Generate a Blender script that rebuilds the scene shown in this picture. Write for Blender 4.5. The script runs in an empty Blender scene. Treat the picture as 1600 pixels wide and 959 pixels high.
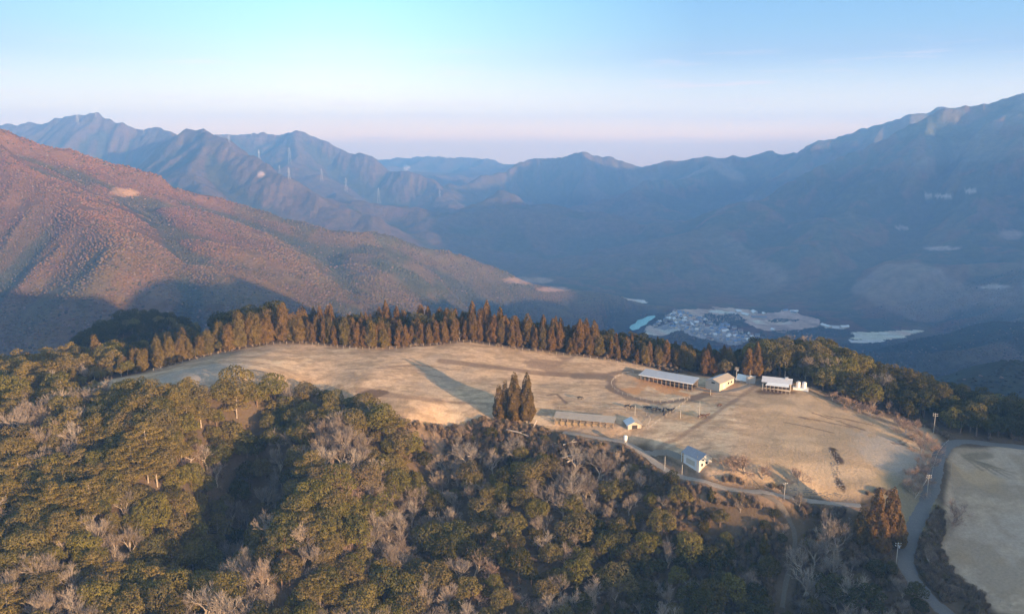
import bpy, bmesh, math, random
import numpy as np
from mathutils import Vector, Matrix

random.seed(7)
RNG = np.random.default_rng(11)
SC = bpy.context.scene
COL = SC.collection

# ------------------------------------------------------------------ camera, sky, sun, exposure
F_PX, CX, CY = 1256.0, 800.0, 479.5          # lens in pixels of the 1600 px wide photograph
CAM_Z = 112.0
PITCH = math.atan((CY - 228.0) / F_PX)
CP, SP = math.cos(PITCH), math.sin(PITCH)
cam_d = bpy.data.cameras.new('camera')
cam = bpy.data.objects.new('camera', cam_d)
COL.objects.link(cam)
cam.location = (0, 0, CAM_Z)
cam.rotation_euler = (math.pi / 2 - PITCH, 0, 0)
cam_d.sensor_width = 36.0
cam_d.lens = 36.0 * F_PX / 1600.0
cam_d.clip_start = 1.0
cam_d.clip_end = 90000.0
SC.camera = cam
SC.render.resolution_x, SC.render.resolution_y = 1024, 613

HAZE = 1.8e-4                                # per metre
SUN_EL = math.radians(6.4)
SUN_AZ = math.radians(45)                    # degrees to the right of straight behind the camera
sdir = Vector((math.sin(SUN_AZ) * math.cos(SUN_EL), -math.cos(SUN_AZ) * math.cos(SUN_EL), math.sin(SUN_EL)))
sun_d = bpy.data.lights.new('sun', 'SUN')
sun_d.energy = 4.4
sun_d.angle = math.radians(0.6)
sun_d.color = (1.0, 0.70, 0.42)
sun = bpy.data.objects.new('sun', sun_d)
COL.objects.link(sun)
sun.location = sdir * 500
sun.rotation_euler = sdir.to_track_quat('Z', 'Y').to_euler()

world = bpy.data.worlds.new('World')
SC.world = world
world.use_nodes = True
wn, wl = world.node_tree.nodes, world.node_tree.links
wn.clear()
w_out = wn.new('ShaderNodeOutputWorld')
w_bg = wn.new('ShaderNodeBackground')
sky = wn.new('ShaderNodeTexSky')
sky.sky_type = 'NISHITA'
sky.sun_disc = False
sky.sun_elevation = SUN_EL
sky.sun_rotation = math.pi - SUN_AZ          # Blender: 0 = +Y, clockwise seen from above
sky.altitude = 600
sky.air_density = 1.1
sky.dust_density = 1.6
sky.ozone_density = 0.6
w_bg.inputs['Strength'].default_value = 0.15


def wnode(t, **kw):
    n = wn.new(t)
    for k, v in kw.items():
        setattr(n, k, v)
    return n


def wmath(op, a, b=None, c=None, clamp=False):
    n = wn.new('ShaderNodeMath')
    n.operation = op
    n.use_clamp = clamp
    for i, v in enumerate((a, b, c)):
        if v is None:
            continue
        if isinstance(v, (int, float)):
            n.inputs[i].default_value = v
        else:
            wl.new(v, n.inputs[i])
    return n.outputs[0]


def wmix(fac, a, b, mode='MIX'):
    n = wn.new('ShaderNodeMix')
    n.data_type = 'RGBA'
    n.blend_type = mode
    for i, v in ((0, fac), (6, a), (7, b)):
        if isinstance(v, (int, float)):
            n.inputs[i].default_value = v
        elif isinstance(v, tuple):
            n.inputs[i].default_value = v
        else:
            wl.new(v, n.inputs[i])
    return n.outputs[2]


tc = wn.new('ShaderNodeTexCoord')
sep = wn.new('ShaderNodeSeparateXYZ')
wl.new(tc.outputs['Generated'], sep.inputs[0])
el = sep.outputs['Z']
# thin stretched cloud streaks low over the horizon (part of the sky)
mp = wn.new('ShaderNodeMapping')
mp.inputs['Scale'].default_value = (5.0, 5.0, 95.0)
wl.new(tc.outputs['Generated'], mp.inputs[0])
nz = wn.new('ShaderNodeTexNoise')
nz.inputs['Scale'].default_value = 1.6
nz.inputs['Detail'].default_value = 7.0
nz.inputs['Roughness'].default_value = 0.62
wl.new(mp.outputs[0], nz.inputs['Vector'])
streak = wmath('MULTIPLY', wmath('SUBTRACT', nz.outputs[0], 0.56), 6.0, clamp=True)
band = wmath('MULTIPLY', wmath('SUBTRACT', 0.075, wmath('ABSOLUTE', wmath('SUBTRACT', el, 0.045))), 26.0, clamp=True)
streak = wmath('MULTIPLY', wmath('MULTIPLY', streak, band), 0.6)
mp2 = wn.new('ShaderNodeMapping')
mp2.inputs['Scale'].default_value = (1.6, 1.6, 3.0)
wl.new(tc.outputs['Generated'], mp2.inputs[0])
nz2 = wn.new('ShaderNodeTexNoise')
nz2.inputs['Scale'].default_value = 1.5
nz2.inputs['Detail'].default_value = 4.0
wl.new(mp2.outputs[0], nz2.inputs['Vector'])
bank_top = wmath('ADD', 0.004, wmath('MULTIPLY', nz2.outputs[0], 0.022))
bank = wmath('MULTIPLY', wmath('SUBTRACT', bank_top, el), 90.0, clamp=True)
rmp = wn.new('ShaderNodeValToRGB')
stops = [(0.0, (1.10, 0.74, 0.50)), (0.010, (1.30, 0.86, 0.52)), (0.022, (1.30, 0.92, 0.58)), (0.040, (1.10, 0.92, 0.72)), (0.065, (0.88, 0.87, 0.80)),
         (0.095, (0.62, 0.79, 0.86)), (0.130, (0.42, 0.74, 0.86)), (0.170, (0.29, 0.66, 0.86)), (0.30, (0.12, 0.38, 0.72))]
re_ = rmp.color_ramp.elements
while len(re_) < len(stops):
    re_.new(0.5)
for e_, (p_, c_) in zip(re_, stops):
    e_.position = p_ * 3.0
    e_.color = c_ + (1,)
wl.new(wmath('MULTIPLY', el, 3.0, clamp=True), rmp.inputs[0])
off = wmath('ABSOLUTE', wmath('ADD', sep.outputs['X'], 0.20))
side = wmath('MULTIPLY', wmath('SUBTRACT', off, 0.03), 2.6, clamp=True)
side = wmath('MULTIPLY', side, wmath('MULTIPLY', wmath('SUBTRACT', el, 0.02), 12.0, clamp=True))
low = wmix(side, rmp.outputs[0], (0.42, 0.46, 0.66, 1), 'MULTIPLY')
low = wmix(streak, low, (0.84, 0.60, 0.64, 1))
low = wmix(wmath('MULTIPLY', bank, 0.45), low, (0.60, 0.56, 0.70, 1))
low = wmix(1.0, low, (2.9, 2.9, 2.9, 1), 'MULTIPLY')
keep = wmath('MULTIPLY', wmath('SUBTRACT', 0.45, el), 3.6, clamp=True)
skyc = wmix(wmath('MULTIPLY', keep, 0.9), sky.outputs[0], low)
wl.new(skyc, w_bg.inputs['Color'])
wl.new(w_bg.outputs[0], w_out.inputs['Surface'])

SC.view_settings.view_transform = 'Standard'
SC.view_settings.look = 'None'
SC.view_settings.exposure = 1.85
SC.view_settings.gamma = 1.0
SC.render.engine = 'CYCLES'
SC.cycles.max_bounces = 5
SC.cycles.diffuse_bounces = 2
SC.cycles.glossy_bounces = 1
SC.cycles.transmission_bounces = 2
SC.cycles.transparent_max_bounces = 4
SC.cycles.volume_bounces = 2
SC.cycles.use_denoising = True
SC.cycles.caustics_reflective = False
SC.cycles.caustics_refractive = False
SC.cycles.use_adaptive_sampling = True
SC.cycles.adaptive_threshold = 0.02

# ------------------------------------------------------------------ picture <-> world (for laying out the land)
def ray(px, py):
    u = (np.asarray(px, float) - CX) / F_PX
    v = (CY - np.asarray(py, float)) / F_PX
    return u, CP + v * SP, -SP + v * CP


def at_depth(px, py, D):
    dx, dy, dz = ray(px, py)
    return dx / dy * D, D, CAM_Z + dz / dy * D


def at_z(px, py, z):
    dx, dy, dz = ray(px, py)
    t = (z - CAM_Z) / dz
    return dx * t, dy * t, z


def proj(x, y, z):
    zz = np.asarray(z, float) - CAM_Z
    fwd = np.asarray(y, float) * CP - zz * SP
    up = np.asarray(y, float) * SP + zz * CP
    fwd = np.where(np.abs(fwd) < 1e-3, 1e-3, fwd)
    return CX + F_PX * np.asarray(x, float) / fwd, CY - F_PX * up / fwd


# ------------------------------------------------------------------ noise
_perm = np.random.default_rng(5).permutation(4096).astype(np.int64)
_val = np.random.default_rng(6).random(4096)


def vnoise(x, y, s=0):
    xi = np.floor(x).astype(np.int64)
    yi = np.floor(y).astype(np.int64)
    fx = x - xi
    fy = y - yi
    fx = fx * fx * fx * (fx * (fx * 6 - 15) + 10)
    fy = fy * fy * fy * (fy * (fy * 6 - 15) + 10)

    def h(i, j):
        return _val[_perm[(_perm[(i + s * 131) & 4095] + j) & 4095]]
    a = h(xi, yi)
    b = h(xi + 1, yi)
    c_ = h(xi, yi + 1)
    d = h(xi + 1, yi + 1)
    return (a + (b - a) * fx) * (1 - fy) + (c_ + (d - c_) * fx) * fy


def fbm(x, y, scale, oct=4, s=0, gain=0.5):
    x = np.asarray(x, float) / scale
    y = np.asarray(y, float) / scale
    t, a, n = 0.0, 1.0, 0.0
    for k in range(oct):
        t = t + a * vnoise(x + 17.3 * k, y - 9.1 * k, s + k)
        n += a
        a *= gain
        x = x * 2.03 + y * 0.11
        y = y * 2.03 - x * 0.05
    return t / n


def sstep(a, b, x):
    t = np.clip((x - a) / (b - a), 0, 1)
    return t * t * (3 - 2 * t)


# ------------------------------------------------------------------ polygons and polylines
def seg_dist(x, y, pts, closed=False):
    """distance to a polyline, the nearest point's z (if any) and the arc position"""
    P = [tuple(p) for p in pts]
    if closed:
        P = P + [P[0]]
    best = np.full(np.shape(x), 1e18)
    bz = np.zeros(np.shape(x))
    bx = np.zeros(np.shape(x))
    by = np.zeros(np.shape(x))
    for a, b in zip(P[:-1], P[1:]):
        vx, vy = b[0] - a[0], b[1] - a[1]
        L = vx * vx + vy * vy + 1e-9
        t = np.clip(((x - a[0]) * vx + (y - a[1]) * vy) / L, 0, 1)
        qx, qy = a[0] + t * vx, a[1] + t * vy
        d = (x - qx) ** 2 + (y - qy) ** 2
        m = d < best
        best = np.where(m, d, best)
        bx = np.where(m, qx, bx)
        by = np.where(m, qy, by)
        if len(a) > 2:
            bz = np.where(m, a[2] + t * (b[2] - a[2]), bz)
    return np.sqrt(best), bz, bx, by


def inside(x, y, poly):
    x = np.asarray(x, float)
    y = np.asarray(y, float)
    r = np.zeros(x.shape, bool)
    n = len(poly)
    for i in range(n):
        x1, y1 = poly[i][0], poly[i][1]
        x2, y2 = poly[(i + 1) % n][0], poly[(i + 1) % n][1]
        if y1 == y2:
            continue
        cnd = ((y1 > y) != (y2 > y)) & (x < (x2 - x1) * (y - y1) / (y2 - y1) + x1)
        r ^= cnd
    return r


# ------------------------------------------------------------------ the near land: a smooth sheet through surveyed points
ctrl = []
for px, py, z in [
    (130, 605, 2), (250, 575, 6), (330, 555, 9), (400, 540, 12), (480, 538, 13), (570, 545, 12), (650, 542, 13), (730, 535, 14),
    (800, 545, 12), (900, 556, 9), (1000, 575, 5.5), (1045, 592, 4), (1120, 605, 3), (1160, 597, 4), (1215, 608, 3.5), (1260, 606, 3.5),
    (1330, 632, 0), (1400, 655, -3), (1480, 682, -6), (1600, 699, -8),
    (450, 575, 9), (550, 600, 6), (600, 640, 0.5), (700, 600, 5), (750, 645, 0), (850, 600, 4), (900, 640, 1), (950, 665, -1), (1000, 640, 1),
    (1040, 615, 2.5), (1080, 660, 0), (1150, 640, 2), (1200, 680, -1), (1300, 670, -2), (1250, 740, -6), (1350, 770, -9), (1400, 700, -5),
    (1440, 720, -7), (1020, 690, -3), (1090, 725, -5.5),
    (1100, 750, -7), (1200, 775, -10), (1330, 788, -12), (1450, 760, -11), (1470, 700, -7.5), (1420, 880, -22), (1450, 920, -25), (1480, 959, -28),
    (1550, 720, -9), (1550, 800, -14), (1600, 880, -19), (1500, 850, -18), (1600, 959, -25),
    (640, 665, -3), (560, 660, -4), (370, 622, 3.5), (430, 620, 2),
    (0, 959, -24), (200, 959, -28), (335, 959, -52), (480, 959, -34), (650, 959, -39), (800, 959, -38), (950, 959, -40), (1100, 959, -38),
    (1250, 959, -35), (1350, 959, -31),
    (0, 850, -16), (150, 850, -18), (330, 850, -41), (420, 850, -21), (600, 850, -29), (800, 850, -28), (950, 850, -29), (1100, 850, -26),
    (1250, 850, -22), (1350, 850, -20),
    (0, 750, -9), (150, 750, -9), (300, 750, -13), (400, 750, -28), (500, 750, -11), (650, 750, -22), (800, 750, -17), (950, 750, -15),
    (1050, 750, -10), (0, 680, -2), (150, 680, -2), (300, 680, -4), (440, 690, -16), (500, 680, -6), (600, 690, -8), (700, 690, -10),
    (800, 690, -8), (900, 680, -4), (0, 620, 1), (150, 625, 1), (420, 655, -3),
]:
    ctrl.append(at_z(px, py, z))
ctrl += [(0, 130, -95), (-160, 150, -60), (-300, 250, -30), (120, 130, -70), (0, 0, -130), (260, 150, -30), (340, 260, -14), (-330, 420, -15),
         (-300, 340, -5), (330, 360, -24), (280, 420, -40),
         (-230, 440, -8), (-130, 470, -6), (-40, 480, -6), (40, 460, -6), (110, 430, -8), (160, 415, -8), (205, 395, -14),
         (-130, 425, 12), (-60, 430, 10), (0, 430, 10), (60, 415, 7), (115, 392, 3), (148, 392, 6), (-200, 400, 4)]
C = np.array(ctrl, float)
_S = 200.0
n_c = len(C)


def _phi(r2):
    return np.where(r2 > 0, 0.5 * r2 * np.log(r2 + 1e-12), 0)


A = np.zeros((n_c + 3, n_c + 3))
d2 = ((C[:, None, :2] - C[None, :, :2]) / _S)
A[:n_c, :n_c] = _phi((d2 ** 2).sum(-1)) + np.eye(n_c) * 0.0008
A[:n_c, n_c] = 1
A[:n_c, n_c + 1:] = C[:, :2] / _S
A[n_c:, :n_c] = A[:n_c, n_c:].T
W = np.linalg.solve(A, np.concatenate([C[:, 2], np.zeros(3)]))


def rbf(x, y):
    o = W[n_c] + W[n_c + 1] * x / _S + W[n_c + 2] * y / _S
    for i in range(n_c):
        o = o + W[i] * _phi(((x - C[i, 0]) / _S) ** 2 + ((y - C[i, 1]) / _S) ** 2)
    return o


HULL = [(-330, 150), (-200, 120), (0, 110), (140, 110), (260, 130), (350, 170), (360, 330), (280, 420), (205, 405), (160, 430), (110, 445),
        (40, 475), (-40, 492), (-130, 482), (-230, 452), (-340, 430)]

# ------------------------------------------------------------------ the far land: ridgelines, then run-off carves them
def R(pts):
    return [at_depth(px, py, D) for px, py, D in pts]


ridges = [  # (crest points, slope near crest, slope far, label)
    (R([(-500, 120, 1500), (-220, 170, 1600), (0, 196, 1720), (60, 210, 1760), (150, 243, 1800), (250, 275, 1850), (330, 310, 1900), (420, 345, 1950), (500, 362, 2010),
        (640, 379, 2080), (700, 387, 2130), (760, 407, 2180), (830, 432, 2230), (880, 456, 2270), (910, 480, 2300), (975, 500, 2350)]), 0.58),
    (R([(330, 310, 1900), (400, 380, 1560), (440, 455, 1300), (450, 520, 1100)]), 0.62),
    (R([(640, 379, 2080), (640, 440, 1760), (680, 500, 1480)]), 0.62),
    (R([(60, 210, 1760), (120, 330, 1420), (150, 430, 1180)]), 0.62),
    (R([(-300, 205, 6000), (30, 196, 5600), (90, 188, 5400), (120, 185, 5300), (160, 178, 5200), (200, 192, 5100), (240, 210, 5000), (265, 218, 4900)]), 0.55),
    (R([(265, 218, 4900), (300, 207, 4100), (330, 212, 4000), (370, 235, 3800), (420, 265, 3600), (470, 290, 3450), (520, 312, 3350), (590, 345, 3250)]), 0.60),
    (R([(300, 207, 4100), (280, 280, 3500), (320, 330, 3000)]), 0.62),
    (R([(265, 218, 4900), (345, 216, 5900), (400, 208, 5800), (450, 204, 5700), (500, 215, 5600), (560, 235, 5400), (600, 255, 5200), (640, 275, 5050), (680, 292, 4900), (720, 315, 4700)]), 0.58),
    (R([(450, 204, 5700), (480, 260, 5000), (540, 310, 4500), (580, 335, 4200)]), 0.6),
    (R([(520, 250, 9500), (610, 251, 8900), (650, 246, 8600), (740, 248, 8200), (780, 253, 8000), (820, 268, 7700)]), 0.5),
    (R([(700, 312, 4864), (740, 298, 5092), (770, 280, 5320), (800, 262, 5472), (830, 250, 5548), (870, 247, 5472), (910, 237, 5396), (960, 249, 5396), (1000, 254, 5396), (1040, 245, 5396),
        (1075, 238, 5320), (1130, 244, 5244), (1170, 241, 5168), (1200, 232, 5092), (1220, 235, 5016), (1240, 220, 4940), (1280, 208, 4864),
        (1330, 194, 4788), (1370, 180, 4712), (1415, 168, 4636), (1450, 170, 4636), (1480, 165, 4560), (1505, 166, 4560), (1580, 176, 4560)]), 0.5),
    (R([(2000, 120, 2952), (1750, 140, 3280), (1600, 158, 3526), (1560, 165, 3567), (1510, 173, 3608), (1440, 195, 3649), (1380, 217, 3690), (1300, 250, 3731), (1240, 285, 3690),
        (1150, 330, 3526), (1080, 370, 3280), (1020, 410, 2952)]), 0.45),
    (R([(1600, 158, 3530), (1560, 260, 3150), (1500, 360, 2850), (1440, 420, 2600)]), 0.5),
    (R([(1440, 195, 3650), (1330, 320, 3200), (1260, 410, 2900)]), 0.5),
    (R([(1750, 250, 3300), (1700, 380, 2700), (1600, 450, 2300)]), 0.5),
    (R([(650, 352, 3900), (700, 327, 4050), (745, 308, 4150), (775, 300, 4200), (830, 308, 4150), (860, 322, 4050), (900, 350, 3800), (960, 390, 3500)]), 0.62),
    (R([(775, 300, 4200), (760, 340, 3850), (720, 380, 3500)]), 0.6),
    (R([(880, 335, 4500), (930, 315, 4550), (985, 301, 4600), (1040, 290, 4750), (1110, 262, 5000)]), 0.55),
    (R([(985, 301, 4600), (1000, 350, 4100), (1000, 400, 3600)]), 0.55),
    (R([(1420, 612, 900), (1460, 590, 930), (1520, 572, 980), (1600, 548, 1020), (1760, 500, 1100), (2000, 470, 1100)]), 0.5),
    (R([(1330, 572, 1500), (1400, 556, 1520), (1460, 534, 1580), (1520, 522, 1620), (1600, 508, 1700), (1800, 470, 1800)]), 0.4),
    ([(405, 270, 62), (480, 395, 46), (620, 420, 32), (800, 400, 20), (1120, 353, 0), (1350, 500, -60), (1500, 850, -110)], 0.6),  # ridge outside the view, added to lay shade along the left mountain's foot
    ([(780, 640, -100), (1100, 640, -60), (1500, 850, -110), (1950, 1280, 200), (2450, 1950, 300), (2900, 2700, 320), (3500, 3400, 340)], 0.55),  # range outside the view, added to shade the right slopes and valley
]
BX0, BX1, BY0, BY1, CELL = -6000.0, 7000.0, 106.0, 10200.0, 17.0
gx = np.arange(BX0, BX1, CELL)
gy = np.arange(BY0, BY1, CELL)
GX, GY = np.meshgrid(gx, gy)
# valley floor: the basin with the village, then rising slowly up the valleys
river = [at_z(940, 470, -395)[:2], at_z(960, 478, -397)[:2], at_z(985, 492, -398)[:2], at_z(1005, 503, -399)[:2], at_z(980, 520, -400)[:2], at_z(960, 560, -402)[:2], (150, 1700), (-200, 1250), (-900, 1000), (-2500, 800)]
far = -402 + 0.012 * np.maximum(GY - 2700, 0) + 0.05 * np.maximum(np.abs(GX - 700) - 900, 0) * (GY > 0)
hillmask = sstep(0, 500, seg_dist(GX, GY, [(-3000, 700), (-900, 950), (-200, 1250), (350, 1750), (900, 2150), (1300, 2200)])[0] - 420)
hillmask = hillmask * (1 - sstep(0, 1, np.exp(-(((GX - 800) / 620) ** 2 + ((GY - 2250) / 520) ** 2)) * 2.2))
rdg = 1 - np.abs(2 * fbm(GX, GY, 1500, 4, 130) - 1) * 1.6
far = far + hillmask * (sstep(2600, 4200, GY) * 110 + 60) * np.clip(rdg, 0, 1) * 1.2
wx = GX + 260 * (fbm(GX, GY, 900, 3, 3) - 0.5)
wy = GY + 260 * (fbm(GX, GY, 900, 3, 9) - 0.5)
first = True
acc = None
for pts, sl in ridges:
    d, z, _, _ = seg_dist(GX, GY, pts)
    dmin = d if acc is None else np.minimum(dmin, d)
    dn = d * (0.82 + 0.5 * (fbm(GX, GY, 420, 3, 21) - 0.35))
    hh = z - sl * dn * (1.0 - 0.10 * np.clip(dn / 1500, 0, 1)) + 6 * np.exp(-(d / 60) ** 2)
    acc = hh if acc is None else np.where(np.abs(acc - hh) < 60, np.maximum(acc, hh) + (60 - np.abs(acc - hh)) ** 2 / 240, np.maximum(acc, hh))
acc = np.minimum(acc, 2000)
k = 50.0
dd = acc - far
H0 = np.where(np.abs(dd) < k, np.maximum(acc, far) + (k - np.abs(dd)) ** 2 / (4 * k), np.maximum(acc, far))
H0 = H0 + sstep(20, 330, dmin) * (60 * (fbm(GX, GY, 420, 4, 40) - 0.5) + 120 * (0.5 - np.abs(fbm(GX, GY, 1100, 3, 47) - 0.5) * 4) * sstep(300, 900, GX - 0.05 * GY + 300)) * sstep(0, 120, H0 - far) + 2 * RNG.random(GX.shape) * sstep(5, 60, H0 - far)

# run-off erosion
ny, nx = H0.shape
Hh = H0.copy()
idx = np.arange(ny * nx).reshape(ny, nx)
offs = [(-1, 0, 1), (1, 0, 1), (0, -1, 1), (0, 1, 1), (-1, -1, 1.4142), (-1, 1, 1.4142), (1, -1, 1.4142), (1, 1, 1.4142)]
for it in range(34):
    Hp = np.pad(Hh, 1, mode='edge')
    best = np.zeros_like(Hh)
    rec = idx.copy()
    for oy, ox, L in offs:
        s_ = (Hh - Hp[1 + oy:1 + oy + ny, 1 + ox:1 + ox + nx]) / L
        ii = np.clip(idx + oy * nx + ox, 0, ny * nx - 1)
        m = s_ > best
        best = np.where(m, s_, best)
        rec = np.where(m, ii, rec)
    rec = rec.ravel()
    area = np.ones(ny * nx)
    rr = rec.copy()
    live = rr != idx.ravel()
    S_ = area.copy()
    for kk in range(8):
        add = np.bincount(rr[live], weights=S_[live], minlength=ny * nx)
        S_ = S_ + add
        r2 = rr[rr]
        live = live & (rr != r2)
        rr = r2
    Ar = np.minimum(S_.reshape(ny, nx), 600)
    inc = 0.36 * np.sqrt(Ar) * best / CELL * 12
    Hh = Hh - np.minimum(inc, best * 0.6)
    Hp = np.pad(Hh, 1, mode='edge')
    lap = Hp[2:, 1:-1] + Hp[:-2, 1:-1] + Hp[1:-1, 2:] + Hp[1:-1, :-2] - 4 * Hh
    Hh = Hh + 0.06 * lap
Hh = np.maximum(Hh, far)


def bil(G, x0, y0, cell, x, y):
    fx = np.clip((np.asarray(x, float) - x0) / cell, 0, G.shape[1] - 1.001)
    fy = np.clip((np.asarray(y, float) - y0) / cell, 0, G.shape[0] - 1.001)
    i, j = fx.astype(int), fy.astype(int)
    a, b = fx - i, fy - j
    return (G[j, i] * (1 - a) + G[j, i + 1] * a) * (1 - b) + (G[j + 1, i] * (1 - a) + G[j + 1, i + 1] * a) * b


# bring the crests back to their surveyed heights
num = np.zeros_like(Hh)
den = np.zeros_like(Hh) + 1e-6
mxw = np.zeros_like(Hh)
for pts, sl in ridges:
    for p, q in zip(pts[:-1], pts[1:]):
        n_s = max(1, int(math.hypot(q[0] - p[0], q[1] - p[1]) / 50))
        for t in range(n_s):
            w_ = t / n_s
            X_, Y_, Z_ = (p[i] * (1 - w_) + q[i] * w_ for i in range(3))
            if not (BX0 + 700 < X_ < BX1 - 700 and BY0 + 20 < Y_ < BY1 - 700):
                continue
            near_c = (bil(Hh, BX0, BY0, CELL, X_, Y_))
            e_ = float(np.clip(Z_ - near_c, -60, 140))
            ci, cj = int((X_ - BX0) / CELL), int((Y_ - BY0) / CELL)
            sl_ = (slice(max(cj - 50, 0), cj + 50), slice(max(ci - 50, 0), ci + 50))
            g_ = np.exp(-(((GX[sl_] - X_) ** 2 + (GY[sl_] - Y_) ** 2) / (240.0 ** 2)))
            num[sl_] += g_ * e_
            den[sl_] += g_
            mxw[sl_] = np.maximum(mxw[sl_], g_)
Hh = Hh + num / den * mxw


RIVER_PX = [(983, 512), (986, 508), (993, 505), (996, 500), (1004, 498), (1012, 494), (1023, 492.5), (1024, 495), (1019, 499), (1013, 502), (1010, 507), (1001, 510), (998, 514), (988, 516)]
RIVER = [tuple(float(v) for v in at_z(a, b, -398)[:2]) for a, b in RIVER_PX]
rd_ = seg_dist(GX, GY, RIVER, True)[0]
rd_ = np.where(inside(GX, GY, RIVER), 0, rd_)
Hh = np.where(rd_ < 60, np.minimum(Hh, -404 + 0.25 * np.maximum(rd_ - 8, 0)), Hh)
rq = np.stack([np.mean([p[0] for p in RIVER]), np.mean([p[1] for p in RIVER])])
see_ = seg_dist(GX, GY, [tuple(rq), tuple(rq * 0.86)])[0]
Hh = np.where(see_ < 110, np.minimum(Hh, -396 + 0.5 * np.maximum(see_ - 60, 0)), Hh)      # the river bend lies open towards the hill


def box_blur(A_, k_):
    c_ = np.cumsum(np.pad(A_, ((k_ + 1, k_), (0, 0)), mode='edge'), 0)
    A_ = (c_[2 * k_ + 1:] - c_[:-2 * k_ - 1]) / (2 * k_ + 1)
    c_ = np.cumsum(np.pad(A_, ((0, 0), (k_ + 1, k_)), mode='edge'), 1)
    return (c_[:, 2 * k_ + 1:] - c_[:, :-2 * k_ - 1]) / (2 * k_ + 1)


HOLLOW = box_blur(box_blur(Hh, 4), 4) - Hh          # gullies coloured as dark evergreen woods, ribs lightened: relief shading put into the cover

# ------------------------------------------------------------------ roads and fields on the near land (laid out on the sheet)
def smooth(pts, n=6):
    P = [Vector(p) for p in pts]
    out = []
    for i in range(len(P) - 1):
        p0, p1, p2, p3 = P[max(i - 1, 0)], P[i], P[i + 1], P[min(i + 2, len(P) - 1)]
        for j in range(n):
            t = j / n
            out.append(0.5 * ((2 * p1) + (p2 - p0) * t + (2 * p0 - 5 * p1 + 4 * p2 - p3) * t * t + (3 * p1 - p0 - 3 * p2 + p3) * t ** 3))
    out.append(P[-1])
    return out


NX0, NY0, NC = -460.0, -60.0, 2.0
nxs = np.arange(NX0, 480, NC)
nys = np.arange(NY0, 720, NC)
NXg, NYg = np.meshgrid(nxs, nys)
ins = inside(NXg, NYg, HULL)
dh, _, qx, qy = seg_dist(NXg, NYg, HULL, True)
qx = np.where(ins, NXg, qx)
qy = np.where(ins, NYg, qy)
dh = np.where(ins, 0, dh)
NH = rbf(qx, qy) - 0.50 * dh - 0.10 * np.minimum(dh, 60)
# unseen hill shoulder right of and below the drone, added to shade the ravine
SHADER_HILL = [(190, -40, -6), (235, 25, 3), (290, 90, 15), (350, 150, 29), (430, 220, 30)]
sd, sz, _, _ = seg_dist(NXg, NYg, SHADER_HILL)
NH = np.maximum(NH, sz - 0.6 * np.maximum(sd - 6, 0))
sd, sz, _, _ = seg_dist(NXg, NYg, [(430, 220, 30), (405, 270, 62), (470, 390, 47)])  # near end of the unseen ridge, added to shade the left mountain
NH = np.maximum(NH, sz - 0.65 * np.maximum(sd - 4, 0))


def hn(x, y):
    return bil(NH, NX0, NY0, NC, x, y)


def G(px, py):
    """point on the near land under a picture point"""
    dx, dy, dz = ray(px, py)
    D = np.arange(170, 700, 0.5)
    X, Z = dx / dy * D, CAM_Z + dz / dy * D
    g = hn(X, D)
    k_ = np.argmax(Z < g)
    if not (Z < g).any():
        k_ = 10
    return Vector((X[k_], D[k_], g[k_]))


def poly(px_pts):
    return [tuple(G(a, b)[:2]) for a, b in px_pts]


PASTURE = poly([(100, 612), (160, 597), (200, 588), (270, 570), (330, 555), (400, 540), (480, 537), (570, 545), (650, 542), (730, 535), (800, 545),
                (900, 556), (960, 565), (1000, 572), (1100, 590), (1190, 592), (1262, 606), (1330, 634), (1400, 657), (1450, 670), (1472, 690),
                (1458, 715), (1436, 775), (1340, 776), (1200, 752), (1130, 742), (1110, 742), (1060, 716), (1010, 690), (960, 682), (870, 672), (760, 653),
                (640, 658), (600, 652), (540, 627), (480, 612), (420, 606), (330, 612), (250, 612), (160, 622)])
FIELD_R = poly([(1492, 702), (1560, 700), (1640, 703), (1700, 712), (1700, 985), (1560, 957), (1500, 908), (1468, 860), (1476, 800), (1482, 750), (1482, 722)])
ROAD_MAIN = [G(a, b) for a, b in [(1700, 708), (1620, 701), (1560, 695), (1510, 690), (1485, 694), (1470, 708), (1462, 735), (1456, 765), (1440, 800), (1425, 835), (1415, 870), (1420, 895), (1440, 925), (1475, 957), (1520, 990)]]
ROAD_FARM = [G(a, b) for a, b in [(1345, 790), (1290, 785), (1230, 777), (1170, 767), (1110, 757), (1065, 745), (1030, 728), (1005, 708), (975, 692), (930, 684), (880, 676)]]
ROAD_SPUR = [G(a, b) for a, b in [(1005, 705), (1040, 706), (1065, 716)]]
TRACK_UP = [G(a, b) for a, b in [(1080, 604), (1105, 611), (1135, 612), (1160, 607), (1185, 597), (1200, 590)]]
LANE_DOWN = [G(a, b) for a, b in [(1190, 778), (1215, 795), (1236, 820), (1242, 845), (1238, 875), (1228, 910), (1222, 950)]]


def carve(pts, w, drop):
    global NH
    P = smooth(pts, 5)
    d, z, _, _ = seg_dist(NXg, NYg, [(p.x, p.y, float(hn(p.x, p.y))) for p in P])
    m = 1 - sstep(w * 0.9, w * 0.9 + 5, d)
    NH = NH * (1 - m) + (z - drop) * m


carve(ROAD_MAIN, 3.0, 0.0)
carve(ROAD_FARM, 2.2, 0.0)
# a lower wooded knoll past the left crest
KNOLL = (-262.0, 548.0)
NH = np.maximum(NH, -12 - 0.55 * np.maximum(np.hypot(NXg - KNOLL[0], (NYg - KNOLL[1]) * 0.8) - 14, 0))
rough = 1.2 * (fbm(NXg, NYg, 26, 4, 60) - 0.5) + 1.0 * (fbm(NXg, NYg, 9, 3, 61) - 0.5) * 0.4
rm = np.minimum.reduce([sstep(4, 10, seg_dist(NXg, NYg, [p[:2] for p in q])[0]) for q in (ROAD_MAIN, ROAD_FARM)])
NH = NH + rough * rm


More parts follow.
